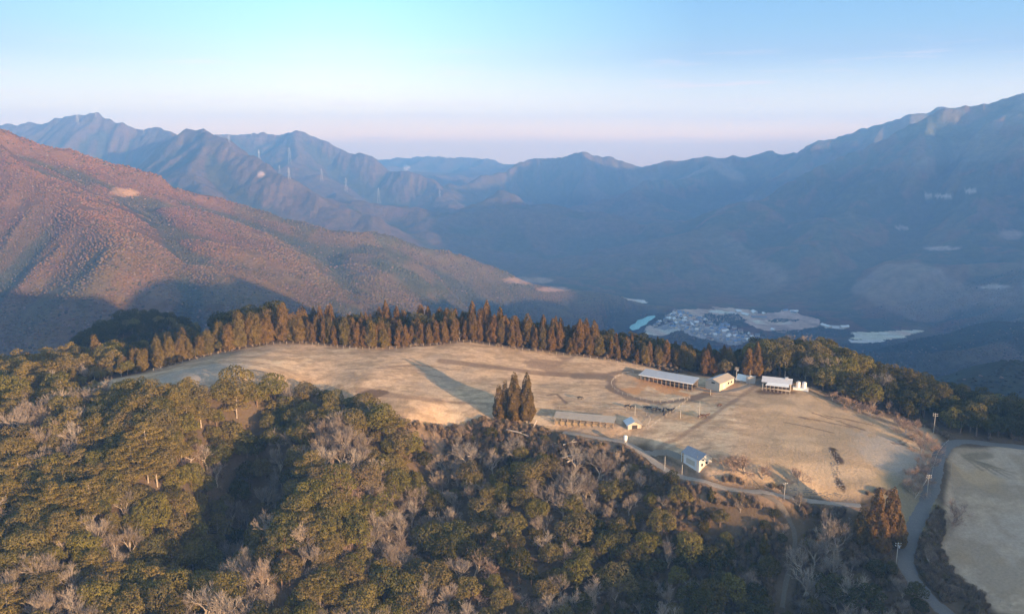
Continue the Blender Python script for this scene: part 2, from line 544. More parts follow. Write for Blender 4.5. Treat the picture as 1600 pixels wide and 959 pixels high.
def height(x, y):
    x = np.asarray(x, float)
    y = np.asarray(y, float)
    f = bil(Hh, BX0, BY0, CELL, x, np.maximum(y, BY0 + 20))
    f = f + (5 * (fbm(x, y, 60, 3, 71) - 0.5) + sstep(1800, 3200, y) * (34 * (0.5 - np.abs(fbm(x, y, 260, 4, 72) - 0.5) * 3) + 14 * (fbm(x, y, 80, 3, 75) - 0.5))) * sstep(10, 60, f - (-402))
    n_ = bil(NH, NX0, NY0, NC, x, y)
    ex = np.maximum(np.maximum(NX0 + 2 - x, x - 476), 0) + np.maximum(np.maximum(NY0 + 2 - y, y - 716), 0)
    n_ = n_ - 0.45 * ex
    f = np.where(y < 116, np.minimum(f, -380), f)
    near = np.where(n_ - f > -40, n_, f)
    k2 = 30.0
    dd_ = n_ - f
    return np.where(np.abs(dd_) < k2, np.maximum(n_, f) + (k2 - np.abs(dd_)) ** 2 / (4 * k2), np.maximum(n_, f))


# ------------------------------------------------------------------ materials
def new_mat(name):
    m = bpy.data.materials.new(name)
    m.use_nodes = True
    nt = m.node_tree
    nt.nodes.clear()
    o = nt.nodes.new('ShaderNodeOutputMaterial')
    return m, nt, o


def N(nt, t, **kw):
    n = nt.nodes.new(t)
    for k_, v in kw.items():
        if k_ in n.inputs:
            n.inputs[k_].default_value = v
        else:
            setattr(n, k_, v)
    return n


def mixc(nt, fac, a, b, mode='MIX'):
    n = nt.nodes.new('ShaderNodeMix')
    n.data_type = 'RGBA'
    n.blend_type = mode
    for i, v in ((0, fac), (6, a), (7, b)):
        if isinstance(v, (int, float)):
            n.inputs[i].default_value = v
        elif isinstance(v, (tuple, list)):
            n.inputs[i].default_value = tuple(v) if len(v) == 4 else tuple(v) + (1,)
        else:
            nt.links.new(v, n.inputs[i])
    return n.outputs[2]


def simple(name, col, rough=0.7, var=0.15, scale=3.0, metal=0.0, bump=0.0, stripes=None):
    """painted / metal / wood surface with mottling, optional corrugation"""
    m, nt, o = new_mat(name)
    b = N(nt, 'ShaderNodeBsdfPrincipled')
    b.inputs['Roughness'].default_value = rough
    b.inputs['Metallic'].default_value = metal
    t = N(nt, 'ShaderNodeTexCoord')
    n1 = N(nt, 'ShaderNodeTexNoise', Scale=scale, Detail=6.0, Roughness=0.65)
    nt.links.new(t.outputs['Object'], n1.inputs['Vector'])
    lo = tuple(max(0, c_ * (1 - var * 1.6)) for c_ in col)
    hi = tuple(min(1, c_ * (1 + var)) for c_ in col)
    colr = mixc(nt, n1.outputs[0], lo, hi)
    if stripes:
        w = N(nt, 'ShaderNodeTexWave', Scale=stripes[0], Distortion=0.0)
        w.wave_type = 'BANDS'
        w.bands_direction = stripes[1]
        nt.links.new(t.outputs['Object'], w.inputs['Vector'])
        bp = N(nt, 'ShaderNodeBump', Strength=0.5, Distance=0.05)
        nt.links.new(w.outputs[1], bp.inputs['Height'])
        nt.links.new(bp.outputs[0], b.inputs['Normal'])
        colr = mixc(nt, 0.25, colr, mixc(nt, w.outputs[1], lo, hi))
    elif bump:
        bp = N(nt, 'ShaderNodeBump', Strength=bump, Distance=0.05)
        nt.links.new(n1.outputs[0], bp.inputs['Height'])
        nt.links.new(bp.outputs[0], b.inputs['Normal'])
    nt.links.new(colr, b.inputs['Base Color'])
    nt.links.new(b.outputs[0], o.inputs[0])
    return m


def leafy(name, cols, transl=0.25, patch=0.0, patchcol=(0.1, 0.1, 0.05)):
    """foliage: hue differs from tree to tree and clump to clump"""
    m, nt, o = new_mat(name)
    oi = N(nt, 'ShaderNodeObjectInfo')
    r = N(nt, 'ShaderNodeValToRGB')
    els = r.color_ramp.elements
    while len(els) < len(cols):
        els.new(0.5)
    for i, c_ in enumerate(cols):
        els[i].position = i / (len(cols) - 1)
        els[i].color = tuple(c_) + (1,)
    nt.links.new(oi.outputs['Random'], r.inputs[0])
    t = N(nt, 'ShaderNodeTexCoord')
    n1 = N(nt, 'ShaderNodeTexNoise', Scale=0.9, Detail=3.0)
    nt.links.new(t.outputs['Object'], n1.inputs['Vector'])
    geo = N(nt, 'ShaderNodeNewGeometry')
    v = N(nt, 'ShaderNodeMath', operation='MULTIPLY_ADD')
    nt.links.new(geo.outputs['Random Per Island'], v.inputs[0])
    v.inputs[1].default_value = 0.6
    v.inputs[2].default_value = 0.7
    v2 = N(nt, 'ShaderNodeMath', operation='MULTIPLY')
    v3 = N(nt, 'ShaderNodeMath', operation='MULTIPLY_ADD')
    nt.links.new(n1.outputs[0], v3.inputs[0])
    v3.inputs[1].default_value = 0.9
    v3.inputs[2].default_value = 0.55
    nt.links.new(v.outputs[0], v2.inputs[0])
    nt.links.new(v3.outputs[0], v2.inputs[1])
    hsv = N(nt, 'ShaderNodeHueSaturation')
    nt.links.new(r.outputs[0], hsv.inputs['Color'])
    nt.links.new(v2.outputs[0], hsv.inputs['Value'])
    d = N(nt, 'ShaderNodeBsdfDiffuse')
    tr = N(nt, 'ShaderNodeBsdfTranslucent')
    nt.links.new(hsv.outputs[0], d.inputs[0])
    nt.links.new(hsv.outputs[0], tr.inputs[0])
    mx = N(nt, 'ShaderNodeMixShader')
    mx.inputs[0].default_value = transl
    nt.links.new(d.outputs[0], mx.inputs[1])
    nt.links.new(tr.outputs[0], mx.inputs[2])
    nt.links.new(mx.outputs[0], o.inputs[0])
    return m


M = {}
M['oak'] = leafy('evergreen oak leaves', [(0.150, 0.135, 0.040), (0.185, 0.160, 0.044), (0.175, 0.135, 0.064), (0.210, 0.170, 0.062), (0.105, 0.104, 0.040), (0.195, 0.150, 0.078)])
M['dark'] = leafy('dark evergreen leaves', [(0.055, 0.058, 0.024), (0.085, 0.078, 0.026), (0.065, 0.066, 0.030), (0.115, 0.092, 0.030)])
M['pine'] = leafy('pine needles', [(0.185, 0.145, 0.044), (0.225, 0.170, 0.060), (0.165, 0.130, 0.042)], 0.15)
M['rust'] = leafy('rust brown cedar foliage', [(0.150, 0.086, 0.036), (0.130, 0.085, 0.038), (0.165, 0.098, 0.040), (0.100, 0.078, 0.034)], 0.15)
M['ochre'] = leafy('ochre cedar foliage', [(0.155, 0.112, 0.042), (0.140, 0.110, 0.042), (0.175, 0.108, 0.042), (0.115, 0.096, 0.036)], 0.15)
M['cedar'] = leafy('brown green cedar foliage', [(0.125, 0.088, 0.036), (0.140, 0.092, 0.038)], 0.15)
M['twig'] = leafy('bare grey twigs', [(0.29, 0.24, 0.195), (0.23, 0.19, 0.155), (0.36, 0.31, 0.26), (0.27, 0.21, 0.165)], 0.0)
M['twig_pink'] = leafy('bare pinkish twigs', [(0.36, 0.25, 0.19), (0.32, 0.235, 0.18)], 0.0)
M['brush'] = leafy('dry brush', [(0.28, 0.21, 0.155), (0.22, 0.175, 0.13), (0.33, 0.25, 0.18)], 0.1)
M['bark'] = simple('bark', (0.20, 0.135, 0.09), 0.9, 0.3, 2.0, bump=0.4)
M['bark_pale'] = simple('pale bark', (0.44, 0.37, 0.30), 0.9, 0.3, 2.0)


def rocky_attr(name, bump_scale, bump_dist, noise_amt=0.5, detail_scale=0.4):
    """land surface: colour comes from the surveyed ground cover, broken up by two noises"""
    m, nt, o = new_mat(name)
    a = N(nt, 'ShaderNodeAttribute')
    a.attribute_name = 'cover'
    t = N(nt, 'ShaderNodeNewGeometry')
    n1 = N(nt, 'ShaderNodeTexNoise', Scale=detail_scale, Detail=8.0, Roughness=0.7)
    nt.links.new(t.outputs['Position'], n1.inputs['Vector'])
    v = N(nt, 'ShaderNodeMath', operation='MULTIPLY_ADD')
    nt.links.new(n1.outputs[0], v.inputs[0])
    v.inputs[1].default_value = 2 * noise_amt
    v.inputs[2].default_value = 1 - noise_amt
    hsv = N(nt, 'ShaderNodeHueSaturation')
    nt.links.new(a.outputs['Color'], hsv.inputs['Color'])
    nt.links.new(v.outputs[0], hsv.inputs['Value'])
    n2 = N(nt, 'ShaderNodeTexNoise', Scale=bump_scale, Detail=6.0, Roughness=0.7)
    nt.links.new(t.outputs['Position'], n2.inputs['Vector'])
    bp = N(nt, 'ShaderNodeBump', Strength=0.8, Distance=bump_dist)
    nt.links.new(n2.outputs[0], bp.inputs['Height'])
    d = N(nt, 'ShaderNodeBsdfDiffuse')
    nt.links.new(hsv.outputs[0], d.inputs[0])
    nt.links.new(bp.outputs[0], d.inputs['Normal'])
    nt.links.new(d.outputs[0], o.inputs[0])
    return m


M['ground'] = rocky_attr('grass and earth', 0.9, 0.45, 0.42, 1.1)
M['hills'] = rocky_attr('wooded hillsides', 0.05, 12.0, 0.75, 0.035)

# ------------------------------------------------------------------ mesh helpers
def mesh_np(name, verts, faces, mat, smooth_=False, attr=None):
    """verts (n,3), faces (m,3) or (m,4)"""
    me = bpy.data.meshes.new(name)
    verts = np.ascontiguousarray(verts, np.float32)
    faces = np.ascontiguousarray(faces, np.int32)
    k_ = faces.shape[1]
    me.vertices.add(len(verts))
    me.vertices.foreach_set('co', verts.ravel())
    me.loops.add(faces.size)
    me.loops.foreach_set('vertex_index', faces.ravel())
    me.polygons.add(len(faces))
    me.polygons.foreach_set('loop_start', np.arange(0, faces.size, k_, dtype=np.int32))
    me.polygons.foreach_set('loop_total', np.full(len(faces), k_, np.int32))
    me.polygons.foreach_set('use_smooth', np.full(len(faces), smooth_))
    if attr is not None:
        a = me.color_attributes.new('cover', 'FLOAT_COLOR', 'POINT')
        a.data.foreach_set('color', np.ascontiguousarray(np.concatenate([attr, np.ones((len(attr), 1))], 1), np.float32).ravel())
    me.update(calc_edges=True)
    me.validate()
    if mat:
        me.materials.append(mat)
    return me


def link(name, me, parent=None, **props):
    o = bpy.data.objects.new(name, me)
    COL.objects.link(o)
    if parent:
        o.parent = parent
    for k_, v in props.items():
        o[k_] = v
    return o


def empty(name, loc, label, cat, group=None, rz=0.0, s=1.0):
    o = bpy.data.objects.new(name, None)
    COL.objects.link(o)
    o.location = loc
    o.rotation_euler = (0, 0, rz)
    o.scale = (s, s, s)
    o['label'] = label
    o['category'] = cat
    if group:
        o['group'] = group
    return o


# ------------------------------------------------------------------ ground cover (colours of what grows or lies there)
def mixn(a, b, m):
    return a * (1 - m[:, None]) + np.asarray(b)[None, :] * m[:, None]


def near_cover(x, y):
    n = len(x)
    f1 = fbm(x, y, 40, 4, 81)
    f2 = fbm(x, y, 9, 4, 82)
    f3 = fbm(x * 0.5 + y * 0.2, y * 1.6, 7, 4, 83)
    c_ = np.tile([0.11, 0.082, 0.056], (n, 1))                                   # forest litter
    c_ = mixn(c_, (0.15, 0.11, 0.075), sstep(0.45, 0.65, f2) * 0.6)
    dp = seg_dist(x, y, PASTURE, True)[0]
    ip = inside(x, y, PASTURE)
    sp = np.where(ip, dp, -dp)
    pm = sstep(-2.5, 1.5, sp + 3 * (f2 - 0.5))
    past = np.tile([0.52, 0.36, 0.235], (n, 1))
    past = mixn(past, (0.58, 0.43, 0.29), sstep(0.45, 0.7, f1))
    past = mixn(past, (0.36, 0.25, 0.16), sstep(0.47, 0.68, f3) * 0.75)
    f4 = fbm(x + 0.4 * y, y * 2.6, 2.6, 3, 86)
    past = mixn(past, (0.30, 0.215, 0.14), sstep(0.56, 0.66, fbm(x * 0.8 + y * 0.5, y * 2.2 - x * 0.4, 5, 4, 93)) * 0.55)
    past = past * (1 + 0.55 * (f4 - 0.5))[:, None]
    px_, py_ = proj(x, y, hn(x, y))
    east = sstep(1130, 1220, px_) * 1.0
    past = mixn(past, (0.33, 0.25, 0.165), east * 0.75)
    past = mixn(past, (0.50, 0.36, 0.235), east * sstep(0.52, 0.66, fbm(x, y * 1.5, 16, 4, 90)) * 0.8)

    def spot(px0, py0, rx, ry, col, amt, soft=0.5, nz_=0.6):
        nonlocal past
        q = G(px0, py0)
        qr = abs(G(px0 + rx, py0).x - q.x)
        qf = abs(G(px0, py0 - ry).y - G(px0, py0 + ry).y) / 2
        e = np.sqrt(((x - q.x) / qr) ** 2 + ((y - q.y) / qf) ** 2) + nz_ * (f2 - 0.5) * 2
        past = mixn(past, col, (1 - sstep(1 - soft, 1, e)) * amt)

    frost = (0.33, 0.30, 0.27)
    spot(690, 590, 60, 40, (0.36, 0.30, 0.24), 0.4)
    spot(300, 585, 110, 20, frost, 0.6)
    spot(1400, 720, 60, 45, (0.33, 0.29, 0.25), 0.85)
    spot(1030, 606, 62, 18, (0.50, 0.27, 0.13), 0.95, 0.3, 1.2)                    # rusty grass in the paddock
    spot(1075, 655, 34, 20, (0.48, 0.28, 0.13), 0.55, 0.5, 1.4)
    spot(1140, 600, 20, 8, (0.42, 0.25, 0.15), 0.7)
    spot(583, 616, 24, 6, (0.10, 0.065, 0.045), 0.9, 0.2, 0.35)                    # wet hollow
    spot(850, 565, 34, 12, (0.24, 0.165, 0.12), 0.7, 0.6, 1.8)
    spot(1030, 640, 40, 12, (0.30, 0.245, 0.19), 0.8)                              # trodden yard
    spot(930, 672, 60, 6, (0.30, 0.25, 0.20), 0.7)
    spot(1210, 612, 45, 5, (0.09, 0.06, 0.045), 0.85, 0.5)                          # mud under the barn
    spot(870, 622, 30, 8, (0.42, 0.27, 0.17), 0.7, 0.5, 1.5)

    def line(pts, w, col, amt, wob=0.5):
        nonlocal past
        d, _, _, _ = seg_dist(x, y, [G(a, b)[:2] for a, b in pts])
        past = mixn(past, col, (1 - sstep(w * 0.5, w * 1.3, d + w * wob * 2 * (f2 - 0.5))) * amt)

    mud = (0.17, 0.115, 0.08)
    line([(560, 610), (640, 622), (700, 628), (760, 632)], 1.6, mud, 0.6, 0.9)
    line([(690, 565), (760, 572), (830, 582), (900, 586), (950, 585), (985, 580), (1030, 584)], 2.2, (0.19, 0.13, 0.095), 0.75)
    line([(900, 588), (955, 590), (955, 606), (985, 622), (1030, 630), (1078, 624), (1100, 617)], 2.8, (0.19, 0.14, 0.105), 0.9)
    line([(590, 576), (650, 570), (700, 576)], 0.9, mud, 0.55, 1.0)
    line([(600, 588), (650, 582), (690, 590)], 0.8, mud, 0.5, 1.0)
    line([(540, 578), (600, 576), (650, 578), (720, 578)], 0.7, mud, 0.5, 1.4)
    line([(855, 618), (870, 616), (885, 630)], 1.0, mud, 0.8)
    line([(1185, 600), (1120, 645), (1060, 685), (1030, 700)], 1.4, (0.24, 0.16, 0.11), 0.7)
    line([(1245, 604), (1300, 625), (1360, 650), (1420, 670)], 1.5, (0.14, 0.10, 0.07), 0.6)
    for k_, (a, b, c2, d2_) in enumerate([(1250, 652, 1330, 668), (1270, 645, 1350, 672), (1290, 650, 1362, 664), (1405, 690, 1425, 680), (1395, 692, 1430, 700), (1410, 695, 1428, 684), (1225, 660, 1300, 676)]):
        line([(a, b), ((a + c2) / 2, (b + d2_) / 2 - 1), (c2, d2_)], 0.6, (0.14, 0.095, 0.065), 0.7, 1.2)
    line([(1300, 702), (1310, 720), (1306, 745), (1318, 765)], 1.5, (0.06, 0.045, 0.035), 0.95, 2.0)
    # right field
    df = seg_dist(x, y, FIELD_R, True)[0]
    fi = inside(x, y, FIELD_R)
    sf = np.where(fi, df, -df)
    fm = sstep(-1.5, 1.0, sf + 2 * (f2 - 0.5))
    fld = np.tile([0.41, 0.31, 0.22], (n, 1))
    f4 = fbm(x - 0.3 * y, y * 1.8, 2.4, 3, 88)
    fld = fld * (1 + 0.5 * (f4 - 0.5))[:, None]
    fld = mixn(fld, (0.41, 0.34, 0.28), sstep(0.45, 0.7, f1) * 0.7)
    fld = mixn(fld, (0.44, 0.30, 0.17), sstep(0.56, 0.72, fbm(x, y, 22, 3, 99)) * 0.7)
    fld = mixn(fld, (0.30, 0.225, 0.155), sstep(0.46, 0.62, fbm(x, y, 11, 4, 92)) * 0.6)
    keep = past
    past = fld
    spot(1525, 712, 28, 6, (0.15, 0.12, 0.08), 0.6, 0.5, 0.8)
    for k_ in range(9):
        line([(1508 + 4 * k_, 716 + k_), (1535 + 7 * k_, 735 + 2 * k_ - (k_ % 3) * 5)], 0.5, (0.19, 0.15, 0.10), 0.5, 1.2)
    fld = past
    past = keep
    c_ = c_ * (1 - pm[:, None]) + past * pm[:, None]
    c_ = c_ * (1 - fm[:, None]) + fld * fm[:, None]
    # verge by the junction and the scrubby bank
    q = G(1420, 790)
    c_ = mixn(c_, (0.25, 0.21, 0.14), (1 - sstep(8, 14, np.hypot(x - q.x, (y - q.y) * 0.7))) * 0.9)
    scr = inside(px_, py_, [(600, 655), (760, 652), (870, 672), (1000, 700), (1100, 745), (1250, 765), (1345, 775), (1345, 800), (1100, 780), (1000, 760), (800, 740), (640, 700)])
    c_ = mixn(c_, (0.24, 0.17, 0.12), scr * (1 - np.maximum(pm, fm)) * sstep(0.35, 0.55, f2) * 0.9)
    return np.clip(c_, 0.02, 0.6)


FIELDS_FAR = [  # open land seen in the valley: picture outline on the basin floor, colour
    ([(1050, 500), (1070, 486), (1120, 480), (1180, 484), (1180, 500), (1120, 505), (1080, 512)], (0.30, 0.22, 0.17)),
    ([(1110, 484), (1150, 486), (1145, 491), (1110, 489)], (0.50, 0.42, 0.34)),
    ([(1165, 505), (1180, 490), (1230, 484), (1285, 500), (1280, 512), (1240, 518), (1190, 516)], (0.28, 0.205, 0.17)),
    ([(1170, 502), (1230, 499), (1240, 506), (1180, 508)], (0.40, 0.31, 0.25)),
    ([(1290, 508), (1325, 510), (1325, 514), (1295, 513)], (0.50, 0.44, 0.38)),
    ([(1005, 512), (1020, 506), (1035, 520), (1070, 526), (1040, 530), (1010, 525)], (0.40, 0.32, 0.27)),
    ([(1335, 520), (1410, 516), (1450, 518), (1410, 530), (1380, 538), (1330, 530)], (0.42, 0.33, 0.27)),
    ([(1325, 530), (1385, 538), (1375, 542), (1325, 535)], (0.52, 0.45, 0.38)),
    ([(968, 470), (1008, 472), (1008, 478), (990, 482)], (0.42, 0.33, 0.28)),
    ([(1020, 516), (1060, 508), (1150, 520), (1180, 530), (1150, 540), (1080, 530)], (0.20, 0.19, 0.19)),
    ([(1040, 496), (1060, 488), (1100, 500), (1060, 508)], (0.27, 0.22, 0.18)),
]


def far_cover(x, y, z):
    n = len(x)
    px_, py_ = proj(x, y, z)
    f1 = fbm(x, y, 300, 5, 101)
    f2 = fbm(x, y, 70, 4, 102)
    f3 = fbm(x, y, 900, 3, 103)
    c_ = np.tile([0.075, 0.075, 0.040], (n, 1))
    c_ = mixn(c_, (0.125, 0.095, 0.045), sstep(0.42, 0.6, f1))
    c_ = mixn(c_, (0.17, 0.085, 0.045), sstep(0.5, 0.66, f2) * 0.6)
    # the near left mountain is browner and redder towards its crest
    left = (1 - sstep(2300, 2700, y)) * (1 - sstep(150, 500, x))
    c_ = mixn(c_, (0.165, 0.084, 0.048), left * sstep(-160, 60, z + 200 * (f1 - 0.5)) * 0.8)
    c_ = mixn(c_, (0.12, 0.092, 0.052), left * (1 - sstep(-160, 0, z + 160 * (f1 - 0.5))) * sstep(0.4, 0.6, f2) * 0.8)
    lf = (1 - sstep(300, 700, x - y * 0.05)) * sstep(2700, 3200, y)
    c_ = mixn(c_, (0.115, 0.080, 0.062), lf * 0.8)
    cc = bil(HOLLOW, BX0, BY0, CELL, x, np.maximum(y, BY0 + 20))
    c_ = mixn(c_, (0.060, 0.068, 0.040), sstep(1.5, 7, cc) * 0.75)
    c_ = c_ * (1 + 0.15 * sstep(1.5, 7, -cc))[:, None]  # lighter ribs: relief painted into the hillside colour
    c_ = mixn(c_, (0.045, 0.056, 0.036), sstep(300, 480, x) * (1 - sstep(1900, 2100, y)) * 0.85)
    # bare patches on the slopes
    c_ = mixn(c_, (0.27, 0.20, 0.15), sstep(0.60, 0.68, fbm(x, y, 420, 3, 110)) * sstep(600, 1100, x) * 0.6)
    for poly_, col in FIELDS_FAR:
        P = [at_z(a, b, -401)[:2] for a, b in poly_]
        m = inside(x + 34 * (fbm(x, y, 45, 3, 180) - 0.5), y + 60 * (fbm(x, y, 60, 3, 181) - 0.5), P) & (z < -330)
        g = 1.7 * (0.75 + 0.5 * vnoise(x / 30 + 0.2 * y / 30, y / 120, 7)) + 0 * vnoise(x / 30 + 0.2 * y / 30, y / 120, 7)
        c_ = np.where(m[:, None], np.asarray(col)[None, :] * g[:, None], c_)
    # cuttings on the slopes
    for (cx_, cy_, rx, ry, col) in [(190, 302, 26, 7, (0.36, 0.22, 0.12)), (408, 272, 7, 5, (0.50, 0.36, 0.28)), (1465, 306, 24, 2.5, (0.42, 0.35, 0.30)), (1515, 298, 9, 3, (0.42, 0.35, 0.30)), (1470, 388, 30, 3.5, (0.34, 0.27, 0.23)),
                                    (1580, 366, 22, 9, (0.26, 0.19, 0.16)), (1410, 356, 14, 3, (0.28, 0.22, 0.19)), (1550, 448, 30, 3, (0.36, 0.30, 0.26)), (830, 438, 40, 6, (0.33, 0.22, 0.15)), (865, 452, 26, 5, (0.40, 0.25, 0.17)),
                                    (635, 262, 6, 5, (0.5, 0.45, 0.42))]:
        e = ((px_ - cx_) / rx) ** 2 + ((py_ - cy_) / ry) ** 2 + 1.6 * (f2 - 0.5)
        c_ = mixn(c_, col, 1 - sstep(0.5, 1.2, e))
    return np.clip(c_, 0.02, 0.6)


# ------------------------------------------------------------------ ground sheets
ang = np.concatenate([np.linspace(-180, -50, 27)[:-1], np.linspace(-50, -37, 14)[:-1], np.linspace(-37, 37, 900), np.linspace(37, 50, 14)[1:], np.linspace(50, 180, 27)[1:]])
ang = np.radians(ang)
r_near = np.concatenate([np.arange(4, 150, 8), np.arange(150, 200, 3), np.arange(200, 450, 0.9), np.arange(450, 700, 4)])
r_far = [700.0]
while r_far[-1] < 9900:
    r_far.append(r_far[-1] + max(6.5, r_far[-1] * 0.0042))
r_far = np.array(r_far)


def polar(rs, name, mat, cover, kindname='structure'):
    Rr, Aa = np.meshgrid(rs, ang, indexing='ij')
    X, Y = Rr * np.sin(Aa), Rr * np.cos(Aa)
    x, y = X.ravel(), Y.ravel()
    z = height(x, y)
    cv = cover(x, y, z)
    nr, na = Rr.shape
    i, j = np.meshgrid(np.arange(nr - 1), np.arange(na - 1), indexing='ij')
    a = (i * na + j).ravel()
    f = np.stack([a, a + 1, a + na + 1, a + na], 1)[:, ::-1]
    me = mesh_np(name, np.stack([x, y, z], 1), f, mat, True, cv)
    return link(name, me, kind=kindname)


LAND = []
polar(np.append(r_near, 700.0), 'ground', M['ground'], lambda x, y, z: near_cover(x, y))
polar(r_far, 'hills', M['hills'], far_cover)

# ------------------------------------------------------------------ the air
def haze():
    m, nt, o = new_mat('hazy air')
    v = N(nt, 'ShaderNodeVolumePrincipled')
    v.inputs['Color'].default_value = (0.18, 0.45, 1.0, 1)
    v.inputs['Absorption Color'].default_value = (0.13, 0.11, 0.1, 1)
    v.inputs['Density'].default_value = HAZE
    v.inputs['Anisotropy'].default_value = 0.0
    nt.links.new(v.outputs[0], o.inputs['Volume'])
    x0, x1, y0, y1, z0, z1 = -10000, 10000, -10000, 10000, -900, 470
    vs = [(x, y, z) for x in (x0, x1) for y in (y0, y1) for z in (z0, z1)]
    fs = [(0, 1, 3, 2), (4, 6, 7, 5), (0, 4, 5, 1), (2, 3, 7, 6), (0, 2, 6, 4), (1, 5, 7, 3)]
    link('haze', mesh_np('haze', np.array(vs), np.array(fs), m), kind='stuff')


haze()

# ------------------------------------------------------------------ plant shapes
def tube(path, radii, n=5):
    P = np.array(path, float)
    V, Fc = [], []
    for i, p in enumerate(P):
        t = P[min(i + 1, len(P) - 1)] - P[max(i - 1, 0)]
        t = t / (np.linalg.norm(t) + 1e-9)
        a = np.cross(t, [0.3, 0.9, 0.1] if abs(t[2]) > 0.9 else [0, 0, 1.0])
        a /= np.linalg.norm(a) + 1e-9
        b = np.cross(t, a)
        for k_ in range(n):
            th = 2 * math.pi * k_ / n
            V.append(p + radii[i] * (a * math.cos(th) + b * math.sin(th)))
    for i in range(len(P) - 1):
        for k_ in range(n):
            k2 = (k_ + 1) % n
            Fc.append((i * n + k_, i * n + k2, (i + 1) * n + k2, (i + 1) * n + k_))
    return np.array(V), np.array(Fc, int)


def join(parts):
    V, Fc, o = [], [], 0
    for v, f in parts:
        V.append(v)
        Fc.append(f + o)
        o += len(v)
    return np.concatenate(V), np.concatenate(Fc)


def leaves(cen, nrm, size, rng, elong=1.3):
    n = len(cen)
    nrm = nrm / (np.linalg.norm(nrm, axis=1, keepdims=True) + 1e-9)
    r = rng.normal(size=(n, 3))
    a = np.cross(nrm, r)
    a /= np.linalg.norm(a, axis=1, keepdims=True) + 1e-9
    b = np.cross(nrm, a)
    s = (size * (0.65 + 0.7 * rng.random(n)))[:, None]
    a = a * s * elong * 0.5
    b = b * s / elong * 0.5
    k1 = 0.35 * s * nrm * rng.normal(size=(n, 1)) * 0.6
    V = np.stack([cen - a + k1, cen - b * 1.2, cen + a + k1 * 0.5, cen + b * 1.2], 1).reshape(-1, 3)
    return V, np.arange(4 * n).reshape(n, 4)


def lobed(lobes, dens, size, rng, jit=0.42, up=0.12, elong=1.3, cut=0.86):
    """leaf faces over the skin of many overlapping lobes"""
    Cs, Ns = [], []
    L = np.array([l[:6] for l in lobes], float)
    for l in L:
        c_, r = l[:3], l[3:6]
        n = int(dens * (r[0] * r[1] + r[0] * r[2]) * 4)
        d = rng.normal(size=(n, 3))
        d /= np.linalg.norm(d, axis=1, keepdims=True)
        d = d[d[:, 2] > -0.55]
        p = c_ + d * r * (0.86 + 0.22 * rng.random((len(d), 1)))
        ok = np.ones(len(p), bool)
        for m in L:
            if (m == l).all():
                continue
            ok &= ((((p - m[:3]) / m[3:6]) ** 2).sum(1) > cut ** 2)
        Cs.append(p[ok])
        Ns.append((d / r)[ok] / np.linalg.norm((d / r)[ok], axis=1, keepdims=True))
    Cc, Nn = np.concatenate(Cs), np.concatenate(Ns)
    Nn = Nn + jit * rng.normal(size=Nn.shape) + [0, 0, up]
    return leaves(Cc, Nn, size, rng, elong)


def crown_broad(seed, Hh_=9.5, R_=4.0, nl=15, flat=0.75, size=0.38, dens=12.0):
    rng = np.random.default_rng(seed)
    lobes = [(0, 0, Hh_ * 0.52, R_ * 0.66, R_ * 0.66, R_ * 0.62)]
    for i in range(nl):
        th = i * 2.4 + rng.random() * 0.8
        ph = math.acos(1 - 1.38 * (i + 0.5) / nl)
        rr = R_ * (0.6 + 0.25 * rng.random())
        s = R_ * (0.22 + 0.30 * rng.random())
        lobes.append((rr * math.sin(ph) * math.cos(th), rr * math.sin(ph) * math.sin(th), Hh_ * 0.52 + rr * math.cos(ph) * flat * 1.25 + rng.normal() * 0.3, s, s, s * 0.85))
    return lobed(lobes, dens, size, rng)


def trunk_broad(seed, Hh_=9.5, R_=4.0, r0=0.28):
    rng = np.random.default_rng(seed + 50)
    parts = [tube([(0, 0, -1.2), (0.05, 0.05, Hh_ * 0.2), (0.1 * rng.normal(), 0.2, Hh_ * 0.42), (0.2, 0.1, Hh_ * 0.62)], [r0 * 1.3, r0, r0 * 0.8, r0 * 0.45], 6)]
    for i in range(5):
        th = i * 1.3 + rng.random()
        z0 = Hh_ * (0.28 + 0.07 * i)
        parts.append(tube([(0, 0, z0), (R_ * 0.35 * math.cos(th), R_ * 0.35 * math.sin(th), z0 + Hh_ * 0.16), (R_ * 0.7 * math.cos(th), R_ * 0.7 * math.sin(th), z0 + Hh_ * 0.26)], [r0 * 0.5, r0 * 0.33, r0 * 0.12], 4))
    return join(parts)


def pine(seed, Hh_=10.0, R_=3.6, size=0.36):
    rng = np.random.default_rng(seed)
    lean = rng.normal(size=2) * 0.5
    pts = [(0, 0, -1.2), (lean[0] * 0.2, lean[1] * 0.2, Hh_ * 0.3), (lean[0] * 0.7, lean[1] * 0.7, Hh_ * 0.7), (lean[0], lean[1], Hh_ * 0.95)]
    tr = [tube(pts, [0.26, 0.2, 0.13, 0.05], 6)]
    lobes = [(lean[0], lean[1], Hh_ * 0.96, 0.9, 0.9, 0.6)]
    nb = 17
    for i in range(nb):
        t = 0.30 + 0.66 * i / nb
        th = i * 2.4 + rng.random() * 0.6
        L = R_ * (1.08 - t) * 1.75 * (0.7 + 0.5 * rng.random())
        c0 = np.array([lean[0] * t, lean[1] * t, Hh_ * t])
        e = c0 + [L * math.cos(th), L * math.sin(th), 0.25 * L + 0.2]
        tr.append(tube([c0, (c0 + e) / 2 + [0, 0, 0.1], e], [0.07, 0.05, 0.02], 3))
        for q, w in ((1.0, 1.0), (0.62, 0.85)):
            m = c0 + (e - c0) * q
            s = (0.95 + 0.5 * rng.random()) * w * (0.6 + 0.14 * L)
            lobes.append((m[0], m[1], m[2] + 0.15, s * 1.3, s * 1.3, s * 0.5))
    return lobed(lobes, 8.0, size, rng, 0.45, 0.4, 1.8, 0.8), join(tr)


